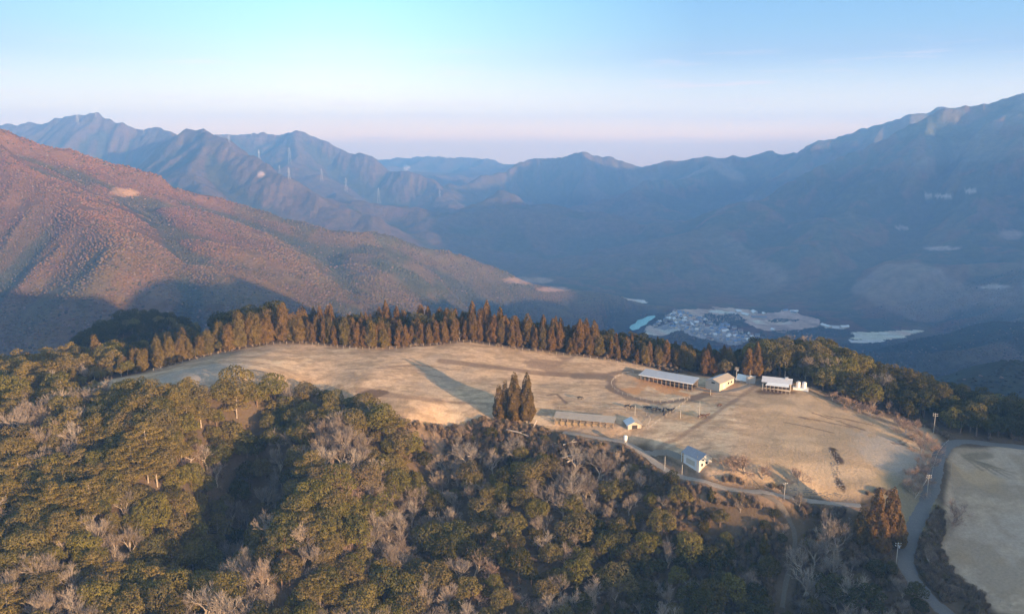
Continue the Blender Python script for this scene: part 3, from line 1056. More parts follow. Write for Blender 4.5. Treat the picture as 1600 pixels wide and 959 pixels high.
def cedar(seed, Hh_=17.0, R_=2.7, size=0.42, n=3600, sparse=0.0, top=0.75):
    rng = np.random.default_rng(seed)
    t = 1 - np.sqrt(rng.random(n)) * 0.97
    t = np.clip(t, 0.0, 1)
    th = rng.random(n) * 2 * math.pi
    ph = rng.random(6) * 6.28
    lump = 0.55 * np.sin(3 * th + 7 * t + ph[0]) + 0.4 * np.sin(5 * th - 13 * t + ph[1]) + 0.45 * np.sin(2 * th + 21 * t + ph[2]) + 0.3 * np.sin(7 * th + 31 * t + ph[3])
    prof = R_ * np.power(np.clip(1 - t, 0, 1), top) * (0.6 + 0.4 * np.clip(t / 0.16, 0, 1))
    r = prof * (0.88 + 0.17 * lump + 0.10 * rng.random(n))
    keep = rng.random(n) > sparse * (lump < -0.15)
    r = np.where(rng.random(n) < 0.2, r * 0.6, r)
    z = Hh_ * (0.06 + 0.94 * t) + 0.35 * lump
    cx_, cy_ = r * np.cos(th), r * np.sin(th)
    slope = 0.5
    g = 0.32 * (1.65 * np.cos(3 * th + 7 * t + ph[0]) + 2.0 * np.cos(5 * th - 13 * t + ph[1]))
    nx_ = np.cos(th) + g * np.sin(th)
    ny_ = np.sin(th) - g * np.cos(th)
    nn = np.stack([nx_, ny_, slope + 0.5 * np.cos(2 * th + 21 * t + ph[2])], 1) + 0.5 * rng.normal(size=(n, 3))
    cr = leaves(np.stack([cx_, cy_, z], 1)[keep], nn[keep], size, rng, 1.6)
    tr = tube([(0, 0, -1.5), (0, 0, Hh_ * 0.3), (0, 0, Hh_ * 0.93)], [0.3, 0.24, 0.04], 6)
    return cr, tr


def bare(seed, Hh_=9.0, R_=3.6, depth=4, r0=0.20, spread=0.75):
    rng = np.random.default_rng(seed)
    big, fine = [], []

    def grow(p, d, L, r, lv):
        q = p + d * L * 0.5 + rng.normal(size=3) * L * 0.04
        e = p + d * L + rng.normal(size=3) * L * 0.08 + np.array([0, 0, 0.05 * L])
        (big if lv <= 1 else fine).append(tube([p, q, e], [r, r * 0.8, r * 0.55], 5) if lv <= 1 else (tube([p, e], [r, r * 0.55], 3)))
        if lv >= depth:
            return
        nchild = (6 if lv == 0 else 4 if lv < 3 else 3)
        for i in range(nchild):
            a = rng.normal(size=3)
            nd = d * 1.0 + a * spread * (0.46 if lv else 0.62)
            nd[2] = nd[2] * 0.95 + 0.16
            nd /= np.linalg.norm(nd)
            f = 0.45 + 0.55 * (i + 1) / nchild
            st = p + (e - p) * f
            grow(st, nd, L * (0.62 + 0.18 * rng.random()), max(r * 0.56, 0.02), lv + 1)
    n0 = 1
    grow(np.array([0, 0, -1.0]), np.array([0.04 * rng.normal(), 0.04 * rng.normal(), 1.0]), Hh_ * 0.30, r0, 0)
    fv, ff = join(fine)
    bv, bf = join(big)
    s = Hh_ / max(fv[:, 2].max(), 1e-3)
    return (fv * [s, s, s], ff), (bv * [s, s, s], bf)


def bush(seed, R_=1.3, Hh_=1.7, n=260):
    rng = np.random.default_rng(seed)
    parts = []
    for i in range(n):
        th = rng.random() * 6.28
        rr = R_ * math.sqrt(rng.random()) * 0.7
        p = np.array([rr * math.cos(th) * 0.6, rr * math.sin(th) * 0.6, -0.2])
        e = np.array([rr * 1.5 * math.cos(th), rr * 1.5 * math.sin(th), Hh_ * (0.5 + 0.6 * rng.random()) * (1.15 - (rr / R_) * 0.5)])
        a = np.array([-math.sin(th), math.cos(th), 0]) * 0.045
        k_ = 0.7
        m = p * (1 - k_) + e * k_ + rng.normal(size=3) * 0.12
        parts.append((np.array([p - a, p + a, m + a, m - a]), np.array([[0, 1, 2, 3]])))
        parts.append((np.array([m - a, m + a, e + a * 0.5, e - a * 0.5]), np.array([[0, 1, 2, 3]])))
    return join(parts)


PROTO = {}      # kind -> list of (crown mesh, trunk mesh, height, radius)


def add_proto(kind, cr, tr, crm, trm, Hh_, R_, cname='crown'):
    a = mesh_np(kind + '_crown', cr[0], cr[1], M[crm])
    b = mesh_np(kind + '_trunk', tr[0], tr[1], M[trm])
    PROTO.setdefault(kind, []).append((a, b, Hh_, R_))


for sd_ in range(5):
    Rr_ = 4.3 + 0.3 * sd_
    add_proto('oak', crown_broad(100 + sd_, 9.0, Rr_, 13 + sd_), trunk_broad(100 + sd_, 9.0, Rr_), 'oak', 'bark', 9.0, Rr_)
for sd_ in range(4):
    add_proto('dark', crown_broad(200 + sd_, 10.5, 3.8, 15, 0.95), trunk_broad(200 + sd_, 10.5, 3.8), 'dark', 'bark', 10.5, 3.8)
for sd_ in range(4):
    cr, tr = pine(300 + sd_)
    add_proto('pine', cr, tr, 'pine', 'bark_pale', 11, 3.4)
for sd_ in range(4):
    cr, tr = cedar(400 + sd_, 17 + (sd_ - 1.5) * 1.2, 3.1 + 0.4 * (sd_ % 2), n=4600, top=0.42 + 0.07 * sd_)
    add_proto('rust', cr, tr, 'rust', 'bark', 17, 2.7)
for sd_ in range(4):
    cr, tr = cedar(500 + sd_, 16 + (sd_ - 1.5), 3.9, n=5200, top=0.29 + 0.05 * sd_)
    add_proto('ochre', cr, tr, 'ochre', 'bark', 16, 3.3)
for sd_ in range(2):
    cr, tr = cedar(600 + sd_, 8, 2.0, size=0.34, n=2200, top=0.7)
    add_proto('young', cr, tr, 'dark', 'bark', 8, 2.0)
for sd_ in range(5):
    cr, tr = bare(700 + sd_, 9.0, depth=5, spread=0.7 + 0.1 * (sd_ % 3))
    add_proto('bare', cr, tr, 'twig', 'bark_pale', 9, 3.6)
for sd_ in range(2):
    cr, tr = bare(750 + sd_, 7.5, depth=5, spread=0.95)
    add_proto('pink', cr, tr, 'twig_pink', 'bark_pale', 7.5, 3.6)
BUSH = [mesh_np('undergrowth_tuft', *bush(800 + i), M['brush']) for i in range(3)]
BUSHG = [mesh_np('undergrowth_leaf', *crown_broad(820 + i, 1.6, 1.3, 7, 0.8, 0.24, 7.0), M['oak']) for i in range(2)]

# ------------------------------------------------------------------ where the trees stand
BACKX = [p for p in poly([(-60, 640), (0, 630), (100, 612), (160, 597), (200, 588), (270, 570), (330, 555), (400, 540), (480, 537), (570, 545), (650, 542), (730, 535), (800, 545),
                          (900, 556), (960, 565), (1000, 572), (1050, 576), (1100, 583), (1150, 586), (1180, 588), (1262, 603), (1330, 634), (1400, 657), (1450, 668), (1510, 688), (1600, 698), (1690, 706)])]
BACKX.sort()
bxs, bys = [p[0] for p in BACKX], [p[1] for p in BACKX]


def back_y(x):
    return np.interp(x, bxs, bys)


BUILT = []       # (x, y, radius) kept clear of trees


def clear(px, py, r):
    q = G(px, py)
    BUILT.append((q.x, q.y, r))


for a in [(1046, 592, 17), (1015, 588, 12), (1078, 598, 12), (1120, 605, 11), (1160, 597, 9), (1214, 606, 13), (1236, 608, 8), (1252, 608, 8), (912, 664, 15), (885, 662, 9), (945, 667, 9), (990, 672, 8),
          (1090, 722, 8), (1075, 722, 8), (977, 697, 4), (1172, 600, 4), (1190, 598, 9)]:
    clear(*a)


def blocked(x, y, r=2.5):
    for b in BUILT:
        if (b[0] - x) ** 2 + (b[1] - y) ** 2 < (b[2]) ** 2:
            return True
    return False


def zone(px, py, behind):
    """what grows at a spot: (probability, scale, {kind: weight}, place in words)"""
    if behind:
        if px < 190:
            return 0.95, 0.95, dict(oak=5, pine=4, bare=1, ochre=1), 'behind the left pasture tip'
        if 345 < px < 450:
            return 0.95, 1.5, dict(dark=5), 'rising behind the ochre row'
        if px < 470:
            return 0.95, 0.75, dict(ochre=4, dark=2, oak=2), 'behind the ochre row'
        if px < 735:
            return 0.95, 1.0, dict(rust=3, dark=4, oak=1), 'behind the rust brown row'
        if px < 1180:
            return 0.95, 0.72, dict(dark=6, oak=1, rust=1), 'behind the open barn'
        if px < 1345:
            return 1.0, 1.12, dict(dark=2, oak=6, bare=1.2), 'on the knoll behind the white tanks'
        return 1.0, 0.95, dict(dark=7, oak=1.2, bare=0.2), 'in the dark belt right of the pasture'
    if inside(px, py, [(590, 650), (760, 650), (870, 670), (1000, 700), (1100, 742), (1345, 778), (1345, 800), (1100, 775), (1000, 745), (800, 715), (640, 715)]):
        return 0.30, 0.62, dict(pink=4, bare=5, oak=1.2, young=0.7), 'in the brushy strip'
    if px < 330 and py < 760:
        return 0.98, 1.0, dict(oak=6, pine=3, bare=0.7, pink=0.3), 'on the upper left slope'
    if px < 250:
        return 0.98, 1.0, dict(oak=5, pine=3, bare=1.0, pink=0.3), 'on the lower left slope'
    if px < 370 and py > 760:
        return 0.96, 1.0, dict(oak=5, pine=2, bare=2, dark=1), 'left of the shaded ravine'
    if px < 470 and py > 700:
        return 0.90, 0.95, dict(oak=2, bare=3, dark=3), 'in the shaded ravine'
    if px < 470:
        return 0.98, 1.0, dict(oak=5, pine=2, bare=1), 'on the rise before the left pasture'
    if px < 640:
        return 0.96, 1.0, dict(oak=5, pine=1.5, bare=2, pink=0.6), 'on the middle spur'
    if px < 860:
        return 0.90, 0.92, dict(oak=4.5, bare=2.4, dark=2.4, pink=0.7, young=0.5), 'below the tall cedar clump'
    if px < 1080:
        return 0.97, 0.92, dict(oak=3, bare=2.3, dark=4.2, young=2), 'below the feeding shed'
    if px < 1245:
        return 1.0, 0.95, dict(dark=5, oak=2, young=3.5, bare=1.5), 'in the dark young wood'
    if px < 1440:
        return 1.0, 1.1, dict(bare=4.5, dark=3.2, oak=0.8, pink=0.6), 'in the pale wood beside the road'
    return 0.5, 0.5, dict(bare=3, dark=3, pink=2), 'on the bank of the right field'


KINDS = {'oak': ('oak_tree', 'evergreen oak', 'tree', 'olive round-crowned oak'), 'dark': ('evergreen_tree', 'evergreen tree', 'tree', 'dark green evergreen'),
         'pine': ('pine_tree', 'pine tree', 'tree', 'yellow green pine'), 'rust': ('cedar_tree', 'cedar', 'tree', 'rust cedar'),
         'ochre': ('tall_cedar_tree', 'cedar', 'tree', 'ochre cedar'), 'young': ('young_cedar_tree', 'cedar', 'tree', 'small dark green pointed cedar'),
         'bare': ('bare_tree', 'bare tree', 'tree', 'leafless grey tree'), 'pink': ('leafless_tree', 'leafless tree', 'tree', 'leafless pinkish tree')}
plants = []        # kind, x, y, z, scale, rot, place, fixed label or None
rr_ = random.Random(31)


def plant(kind, x, y, s, place='', label=None, zs=1.0):
    z = float(hn(x, y)) if y < 716 else float(height(x, y))
    px, py = proj(x, y, z + 4)
    plants.append(dict(kind=kind, x=x, y=y, z=z, s=s, zs=zs, rot=rr_.random() * 6.28, place=place, label=label, px=float(px), py=float(py), d=math.hypot(x, y)))


# single trees one can name
def at(px, py):
    q = G(px, py)
    return q.x, q.y


for (px, py, kind, s, zs, lab) in [
    (780, 657, 'trio', 1.15, 0.84, 'slender dark brown cedar at the left end of the cedar clump below the pasture'),
    (789, 658, 'trio', 1.05, 1.02, 'slim brown cedar, second from the left in the clump below the pasture'),
    (804, 661, 'trio', 1.45, 0.90, 'broadest brown cedar in the middle of the clump below the pasture'),
    (823, 663, 'trio', 1.32, 1.0, 'tall pointed brown cedar at the right end of the clump below the pasture'),
    (1366, 856, 'rust', 1.2, 0.95, 'rust brown cedar beside the road bend, left one of two tall ones'),
    (1389, 852, 'rust', 1.28, 0.92, 'rust brown cedar beside the road bend, nearer the road'),
    (1345, 852, 'rust', 0.98, 0.85, 'low dark rust cedar left of the tall cedars at the road bend'),
    (1168, 590, 'rust', 1.0, 0.98, 'tall rust cedar behind the concrete tank, left one of the pair'),
    (1181, 590, 'rust', 0.95, 1.0, 'tall rust cedar behind the concrete tank, right one of the pair'),
    (1100, 586, 'rust', 0.85, 0.8, 'short rust cedar behind the right end of the open barn'),
    (1112, 586, 'rust', 0.8, 0.68, 'low rust cedar between the open barn and the beige barn'),
    (1377, 866, 'rust', 0.95, 0.9, 'lower rust cedar in front of the two tall ones at the road bend'),
    (1404, 858, 'rust', 0.8, 0.85, 'short rust cedar on the road side of the clump at the bend'),
    (1448, 866, 'ochre', 0.42, 0.5, 'small rust orange tree across the road from the cedars'),
    (1488, 822, 'pinkround', 1.45, 1.0, 'wide round pinkish bare tree beside the right field edge'),
    (1452, 885, 'bare', 0.9, 1.0, 'leafless tree with forked pale trunk beside the small orange tree'),
    (1400, 840, 'pinkround', 0.9, 1.0, 'pinkish bare tree right behind the two rust cedars'),
    (738, 745, 'bare', 1.75, 1.0, 'tall fan-shaped bare tree below the pasture front edge'),
    (735, 790, 'bare', 1.1, 1.0, 'pale bare tree below the tall fan-shaped one'),
    (1060, 790, 'oak', 0.95, 0.85, 'round yellow green tree below the bend of the farm road'),
    (768, 690, 'dark', 0.72, 0.85, 'bright green bushy tree left below the cedar clump'),
    (850, 690, 'oak', 0.45, 0.7, 'small olive bush tree right below the cedar clump'),
    (372, 628, 'oak', 1.45, 1.15, 'tallest dark-topped oak standing in front of the left pasture'),
    (352, 634, 'oak', 1.1, 1.0, 'oak left of the tallest one in front of the left pasture'),
    (430, 630, 'oak', 1.25, 1.1, 'broad oak right of the tallest one in front of the left pasture'),
    (402, 636, 'oak', 1.15, 1.0, 'oak between the tallest and the broad one by the left pasture'),
    (312, 640, 'oak', 1.15, 1.0, 'round oak alone against the pale left pasture'),
    (260, 640, 'pine', 1.1, 1.0, 'yellow green pine against the pale left pasture tip'),
    (480, 632, 'oak', 1.0, 1.0, 'oak on the spur shoulder near the wet hollow'),
    (510, 640, 'dark', 0.9, 1.0, 'dark low tree on the spur shoulder near the wet hollow'),
    (1594, 672, 'ochre', 0.8, 0.62, 'rust orange tree at the right end of the dark belt'),
    (1130, 737, 'pink', 0.9, 1.0, 'thin bare tree, first to the right of the blue-roofed house'),
    (1148, 738, 'pink', 0.85, 1.0, 'thin bare tree, second to the right of the blue-roofed house'),
    (1163, 740, 'pink', 1.1, 1.0, 'forked bare tree, third to the right of the blue-roofed house'),
    (1192, 748, 'pink', 0.9, 1.0, 'thin bare tree standing alone above the ditch left of the mud gully'),
    (1248, 758, 'pink', 0.8, 1.0, 'thin bare tree on the low pasture edge beside the mud gully'),
]:
    x, y = at(px, py)
    if kind == 'trio':
        kind2 = 'tri'
        plant(kind2, x, y, s, '', lab, zs)
    elif kind == 'pinkround':
        plant('pinkround', x, y, s, '', lab, zs)
    else:
        plant(kind, x, y, s, '', lab, zs)
    BUILT.append((x, y, 4.0 if s > 0.8 else 2.5))
cr, tr = cedar(901, 17, 2.9, n=6000, size=0.36, top=0.58)
add_proto('tri', cr, tr, 'cedar', 'bark_pale', 17, 2.2)
cr, tr = cedar(902, 17, 2.7, n=4600, size=0.36, sparse=0.6, top=0.62)
add_proto('tri', cr, tr, 'cedar', 'bark_pale', 17, 2.0)
cr, tr = bare(760, 7.2, depth=5, spread=1.15)
add_proto('pinkround', cr, tr, 'twig_pink', 'bark_pale', 7.2, 4.5)
KINDS['tri'] = ('cedar_tree', 'cedar', 'tree', '')
KINDS['pinkround'] = ('leafless_tree', 'leafless tree', 'tree', '')

# the hedge-like double line of bare cherry trees left of the road
for i, (px, py) in enumerate([(1432, 675), (1442, 690), (1450, 700), (1455, 712), (1447, 722), (1452, 735), (1440, 742), (1446, 752), (1438, 765), (1430, 775), (1421, 768), (1425, 752), (1434, 728), (1440, 708), (1428, 690), (1415, 680), (1404, 672), (1330, 640), (1345, 645), (1360, 650), (1318, 634), (1300, 626)]):
    x, y = at(px, py)
    plant('pink', x, y, 0.62 + 0.3 * rr_.random(), 'in the bare row left of the road' if i < 16 else 'along the wood edge')
    BUILT.append((x, y, 2.0))

# rows along the crest
arc = [Vector((a, b, 0)) for a, b in zip(bxs, bys)]
fine = smooth(arc, 8)
acc_, last = 0.0, fine[0]
step = 3.4
for p in fine[1:]:
    seg = (p - last).length
    acc_ += seg
    last = p
    if acc_ < step:
        continue
    acc_ = 0.0
    pxb, pyb = proj(p.x, p.y, float(hn(p.x, p.y)))
    if 195 < pxb < 470:
        kinds, off, s0, step = ['ochre', 'ochre', 'ochre', 'oak'], (2.0, 5.0, 8.5, 12.5), 0.95, 2.6
    elif 470 <= pxb < 735:
        kinds, off, s0, step = ['rust', 'rust', 'rust', 'ochre'], (2.0, 5.0, 8.5, 12), 0.80, 2.2
    elif 735 <= pxb < 930:
        kinds, off, s0, step = ['rust'], (2.5, 6.0, 10), 0.90, 2.6
    elif 930 <= pxb < 1150:
        kinds, off, s0, step = ['rust', 'rust', 'ochre'], (3.5, 7.5, 11), 0.66, 3.4
    elif pxb < 195 and pxb > -20:
        kinds, off, s0, step = ['pine', 'oak', 'ochre'], (3.0, 8.0), 0.85, 4.5
    else:
        continue
    for r_i, o_ in enumerate(off):
        if rr_.random() < 0.10 + 0.06 * r_i:
            continue
        xx = p.x + rr_.uniform(-1.3, 1.3)
        yy = p.y + o_ + rr_.uniform(-1.2, 1.2)
        if blocked(xx, yy):
            continue
        kk = rr_.choice(kinds)
        if 300 < pxb < 1150 and r_i == 0 and rr_.random() < 0.07:
            kk = rr_.choice(['bare', 'oak'])
        s_ = s0 * rr_.uniform(0.64, 1.12) * (1.0 if kk in ('rust', 'ochre') else 0.75)
        if kk == 'rust' and 640 < pxb < 735:
            s_ *= 0.9
        if kk in ('rust', 'ochre') and pxb < 330:
            s_ *= 0.78
        words = ('front row' if r_i == 0 else 'second row' if r_i == 1 else 'back row')
        where = ('left tip of the crest' if pxb < 195 else 'left crest' if pxb < 330 else 'left crest near the middle' if pxb < 470 else 'crest left of the middle' if pxb < 600 else 'middle of the crest' if pxb < 735 else 'crest above the cedar clump' if pxb < 850
                 else 'crest right of the clump' if pxb < 930 else 'crest left of the open barn' if pxb < 1010 else 'crest behind the open barn')
        zs_ = rr_.uniform(0.74, 0.98) if kk in ('rust', 'ochre') else 1.0
        s_ = s_ * (1.16 if kk in ('rust', 'ochre') else 1.0)
        plant(kk, xx, yy, s_, 'in the %s of the %s' % (words, where), None, zs_)
        BUILT.append((xx, yy, 1.2))

# everything else grows on a jittered grid
roads_w = [[q[:2] for q in smooth(r, 3)] for r in (ROAD_MAIN, ROAD_FARM, LANE_DOWN, TRACK_UP)]
gxx, gyy = np.meshgrid(np.arange(-330, 330, 4.9), np.arange(150, 640, 4.9))
gxx = (gxx + RNG.uniform(-2.1, 2.1, gxx.shape)).ravel()
gyy = (gyy + RNG.uniform(-2.1, 2.1, gyy.shape)).ravel()
d_past = seg_dist(gxx, gyy, PASTURE, True)[0]
i_past = inside(gxx, gyy, PASTURE)
i_fld = inside(gxx, gyy, FIELD_R)
d_fld = seg_dist(gxx, gyy, FIELD_R, True)[0]
d_rd = np.minimum.reduce([seg_dist(gxx, gyy, q)[0] for q in roads_w])
zz = hn(gxx, gyy)
d_farm = seg_dist(gxx, gyy, roads_w[1])[0]
d_main = seg_dist(gxx, gyy, roads_w[0])[0]
ppx, ppy = proj(gxx, gyy, zz)
main_pts = [tuple(q[:2]) for q in smooth(ROAD_MAIN, 3)]


def seg_on(x, y):
    return min((a_ - x) ** 2 + (b_ - y) ** 2 for a_, b_ in main_pts) < 120


for i in range(len(gxx)):
    x, y = gxx[i], gyy[i]
    if i_past[i] or i_fld[i] or d_past[i] < 2.5 or d_fld[i] < 3 or d_rd[i] < (4.5 if seg_on(x, y) else 3.0):
        continue
    px, py = ppx[i], ppy[i]
    if px < -160 or px > 1780 or py > 1100:
        continue
    beh = y > back_y(x)
    kn = math.hypot(x - KNOLL[0], y - KNOLL[1]) < 40
    if beh and y > back_y(x) + 75 and not kn:
        continue
    if beh and y < back_y(x) + (13 if 195 < px < 1150 else 4):
        continue
    if blocked(x, y):
        continue
    # the verge by the junction stays open
    if inside(px, py, [(1345, 775), (1440, 770), (1445, 800), (1420, 835), (1395, 835), (1345, 812)]) or inside(px, py, [(1100, 735), (1350, 775), (1350, 800), (1250, 790), (1080, 762), (1000, 720)]):
        continue
    if inside(px, py, [(940, 662), (1010, 676), (1110, 745), (1060, 748), (985, 715), (930, 690)]):
        continue
    pr, sc_, ks, place = zone(px, py, beh)
    if kn:
        pr, sc_, ks, place = 0.9, 0.9, dict(dark=5, oak=0.6), 'on the shaded knoll past the left crest'
    if rr_.random() > pr:
        continue
    kk = rr_.choices(list(ks), weights=list(ks.values()))[0]
    patch = float(fbm(x, y, 22, 2, 140))
    if 'bare' in ks and not beh:
        if patch > 0.62:
            kk = 'bare' if rr_.random() < 0.8 else kk
        elif kk == 'bare' and patch < 0.5 and px < 700 and rr_.random() < 0.7:
            kk = 'oak'
    s_ = sc_ * rr_.uniform(0.55, 1.32) * (0.80 if kk in ('rust', 'ochre') else 1.12 if kk == 'bare' else 1.0)
    if px > 1250 and d_main[i] < 20 and not beh:
        s_ *= 0.55
    if px > 980 and d_farm[i] < 16 and not beh:
        s_ *= 0.62
    if d_past[i] < 9 and not beh and px < 560:
        s_ *= 0.75
    if place == 'on the upper left slope':
        place += ' by the picture edge' if px < 110 else ' between edge and pasture tip' if px < 220 else ' right under the pasture tip'
    elif place == 'on the middle spur':
        place += ' on its ravine side' if px < 555 else ' on its cedar clump side'
    elif place == 'on the lower left slope':
        place += ' near the corner' if px < 120 else ' toward the ravine'
    plant(kk, x, y, s_, place, None, rr_.uniform(0.85, 1.1))

# ------------------------------------------------------------------ single trees first, the mass after
def size_word(s, zs=1.0):
    return ('tall ' if zs > 1.03 else 'squat ' if zs < 0.91 else '') + ('big' if s > 1.0 else 'medium' if s > 0.8 else 'small')


visible = {}
for i, p in enumerate(plants):
    nm = KINDS[p['kind']][0]
    inframe = -15 < p['px'] < 1615 and 440 < p['py'] < 990
    hidden = p['y'] > back_y(p['x']) + 30 and 'knoll past' not in p['place']
    score = (p['s'] * p['zs'] / p['d']) if inframe and not hidden else 0
    if p['label']:
        score = 9
    if score > 0:
        visible.setdefault(nm, []).append((score, i))
single = set()
for nm, lst in visible.items():
    lst.sort(reverse=True)
    single |= {i for _, i in lst[:295]}
GROUPW = {'oak_tree': 'olive oaks of the hill forest', 'evergreen_tree': 'dark evergreens of the hill forest', 'pine_tree': 'pines of the hill forest', 'cedar_tree': 'rust brown cedars around the pasture',
          'tall_cedar_tree': 'ochre cedars on the crest', 'young_cedar_tree': 'young cedars below the pasture', 'bare_tree': 'leafless trees of the hill forest', 'leafless_tree': 'pinkish leafless trees around the pasture'}
mass = {}
for i, p in enumerate(plants):
    kd = p['kind']
    nm, _, cat, desc = KINDS[kd]
    if i not in single:
        mass.setdefault(kd, []).append(p)
        continue
    pr = PROTO[kd][(i * 7 + 3) % len(PROTO[kd])]
    lab = p['label'] or '%s %s %s%s' % (size_word(p['s'], p['zs']), desc, ('' if p['place'].startswith('in the front') or p['place'].startswith('in the second') or p['place'].startswith('in the back') else 'high ' if p['py'] < 690 else 'halfway ' if p['py'] < 800 else 'low '), p['place'])
    if kd == 'tri':
        pr = PROTO['tri'][1 if 'left' in lab else 0]
    t = empty(nm, (p['x'], p['y'], p['z']), lab, cat, GROUPW[nm], p['rot'])
    t.scale = (p['s'], p['s'], p['s'] * p['zs'])
    link('trunk', pr[1], t)
    link('crown', pr[0], t)


def instances(name, pts, protos, label, cat):
    """uncounted growth: one object whose points carry copies of a few plants"""
    src = bpy.data.collections.new(name + '_sources')
    for k_, pr in enumerate(protos):
        if len(pr) > 1:
            vs, fs, mats, mi = [], [], [], []
            o_ = 0
            for j_, me in enumerate(pr[:2]):
                v = np.empty(len(me.vertices) * 3, np.float32)
                me.vertices.foreach_get('co', v)
                f = np.empty(len(me.loops), np.int32)
                me.loops.foreach_get('vertex_index', f)
                vs.append(v.reshape(-1, 3))
                fs.append(f.reshape(-1, 4) + o_)
                mi.append(np.full(len(f) // 4, j_))
                mats.append(me.materials[0])
                o_ += len(me.vertices)
            m2 = mesh_np(name + '_plant', np.concatenate(vs), np.concatenate(fs), None)
            for mm in mats:
                m2.materials.append(mm)
            m2.polygons.foreach_set('material_index', np.concatenate(mi).astype(np.int32))
        else:
            m2 = pr[0]
        o2 = bpy.data.objects.new(name + '_plant_%02d' % k_, m2)
        src.objects.link(o2)
    me = bpy.data.meshes.new(name)
    P = np.array([(q[0], q[1], q[2]) for q in pts], np.float32)
    me.vertices.add(len(P))
    me.vertices.foreach_set('co', P.ravel())
    a = me.attributes.new('turn', 'FLOAT_VECTOR', 'POINT')
    a.data.foreach_set('vector', np.array([(0, 0, q[3]) for q in pts], np.float32).ravel())
    a = me.attributes.new('size', 'FLOAT_VECTOR', 'POINT')
    a.data.foreach_set('vector', np.array([q[4] for q in pts], np.float32).ravel())
    a = me.attributes.new('which', 'INT', 'POINT')
    a.data.foreach_set('value', np.array([q[5] for q in pts], np.int32))
    ob = link(name, me, kind='stuff', label=label, category=cat)
    ng = bpy.data.node_groups.new(name + '_spread', 'GeometryNodeTree')
    ng.interface.new_socket('Geometry', in_out='INPUT', socket_type='NodeSocketGeometry')
    ng.interface.new_socket('Geometry', in_out='OUTPUT', socket_type='NodeSocketGeometry')
    gi, go = ng.nodes.new('NodeGroupInput'), ng.nodes.new('NodeGroupOutput')
    ci = ng.nodes.new('GeometryNodeCollectionInfo')
    ci.inputs['Collection'].default_value = src
    ci.inputs['Separate Children'].default_value = True
    ci.inputs['Reset Children'].default_value = True
    ip = ng.nodes.new('GeometryNodeInstanceOnPoints')
    ip.inputs['Pick Instance'].default_value = True

    def attr(nm_, ty):
        n_ = ng.nodes.new('GeometryNodeInputNamedAttribute')
        n_.data_type = ty
        n_.inputs['Name'].default_value = nm_
        return n_.outputs[0]
    ng.links.new(gi.outputs[0], ip.inputs['Points'])
    ng.links.new(ci.outputs[0], ip.inputs['Instance'])
    ng.links.new(attr('which', 'INT'), ip.inputs['Instance Index'])
    ng.links.new(attr('turn', 'FLOAT_VECTOR'), ip.inputs['Rotation'])
    ng.links.new(attr('size', 'FLOAT_VECTOR'), ip.inputs['Scale'])
    ng.links.new(ip.outputs[0], go.inputs[0])
    md = ob.modifiers.new('spread', 'NODES')
    md.node_group = ng
    return ob


for kd, lst in mass.items():
    nm = 'forest_of_' + {'oak': 'oaks', 'dark': 'evergreens', 'pine': 'pines', 'rust': 'cedars', 'ochre': 'tall_cedars', 'young': 'young_cedars', 'bare': 'bare_trees', 'pink': 'leafless_trees'}.get(kd, 'trees')
    instances(nm, [(p['x'], p['y'], p['z'], p['rot'], (p['s'], p['s'], p['s'] * p['zs']), (k_ * 5) % len(PROTO[kd])) for k_, p in enumerate(lst)], PROTO[kd],
              'unbroken mass of %s filling in around the farm hill' % {'oak': 'olive green oaks', 'dark': 'dark evergreens', 'pine': 'pines', 'bare': 'leafless grey trees', 'pink': 'pinkish bare trees', 'rust': 'rust cedars', 'ochre': 'ochre cedars', 'young': 'small cedars'}.get(kd, 'trees'), 'forest')

# undergrowth: brush everywhere under and between the trees, thickest in the strip below the pasture
n_u = 46000
ux, uy = RNG.uniform(-300, 260, n_u), RNG.uniform(180, 470, n_u)
ux[20000:34000], uy[20000:34000] = RNG.uniform(-55, 150, 14000), RNG.uniform(255, 345, 14000)
ux[34000:], uy[34000:] = RNG.uniform(30, 150, 12000), RNG.uniform(195, 300, 12000)
ux[31000:34000], uy[31000:34000] = RNG.uniform(95, 150, 3000), RNG.uniform(195, 330, 3000)
uz = hn(ux, uy)
upx, upy = proj(ux, uy, uz)
ok = ~inside(ux, uy, PASTURE) & ~inside(ux, uy, FIELD_R) & (upx > -40) & (upx < 1640) & (upy < 1000) & (uy < back_y(ux) + 12)
ok &= np.minimum.reduce([seg_dist(ux, uy, q)[0] for q in roads_w]) > 3.6
strip = inside(upx, upy, [(590, 650), (760, 650), (870, 670), (940, 684), (1060, 745), (1345, 790), (1345, 815), (1000, 775), (800, 735), (640, 715)])
ok &= ~inside(upx, upy, [(1345, 775), (1440, 770), (1445, 800), (1420, 835), (1395, 835), (1345, 812)])
ok &= ~inside(upx, upy, [(860, 655), (965, 660), (1010, 676), (1110, 745), (1060, 740), (985, 705), (930, 685), (860, 676)])
bank_ = (upx > 1425) & (upy > 690)
ux2 = 0
ok &= (RNG.random(n_u) < np.where(strip | bank_, 1.0, np.where((np.arange(n_u) < 20000) | (np.arange(n_u) > 34000), np.where(upx > 1000, 0.95, 0.5), 0.0)))
ok &= (fbm(ux, uy, 8, 2, 150) > np.where(strip, 0.30, 0.42))
pts = []
for i in np.nonzero(ok)[0]:
    s_ = float(RNG.uniform(0.45, 1.25))
    w_ = int(RNG.integers(0, 3)) if RNG.random() < 0.84 else int(3 + RNG.integers(0, 2))
    pts.append((ux[i], uy[i], uz[i], float(RNG.uniform(0, 6.28)), (s_, s_, s_ * float(RNG.uniform(0.7, 1.2))), w_))
instances('undergrowth', pts, [(b,) for b in BUSH + BUSHG], 'dry pinkish brush and low green bushes under the trees and below the pasture', 'undergrowth')

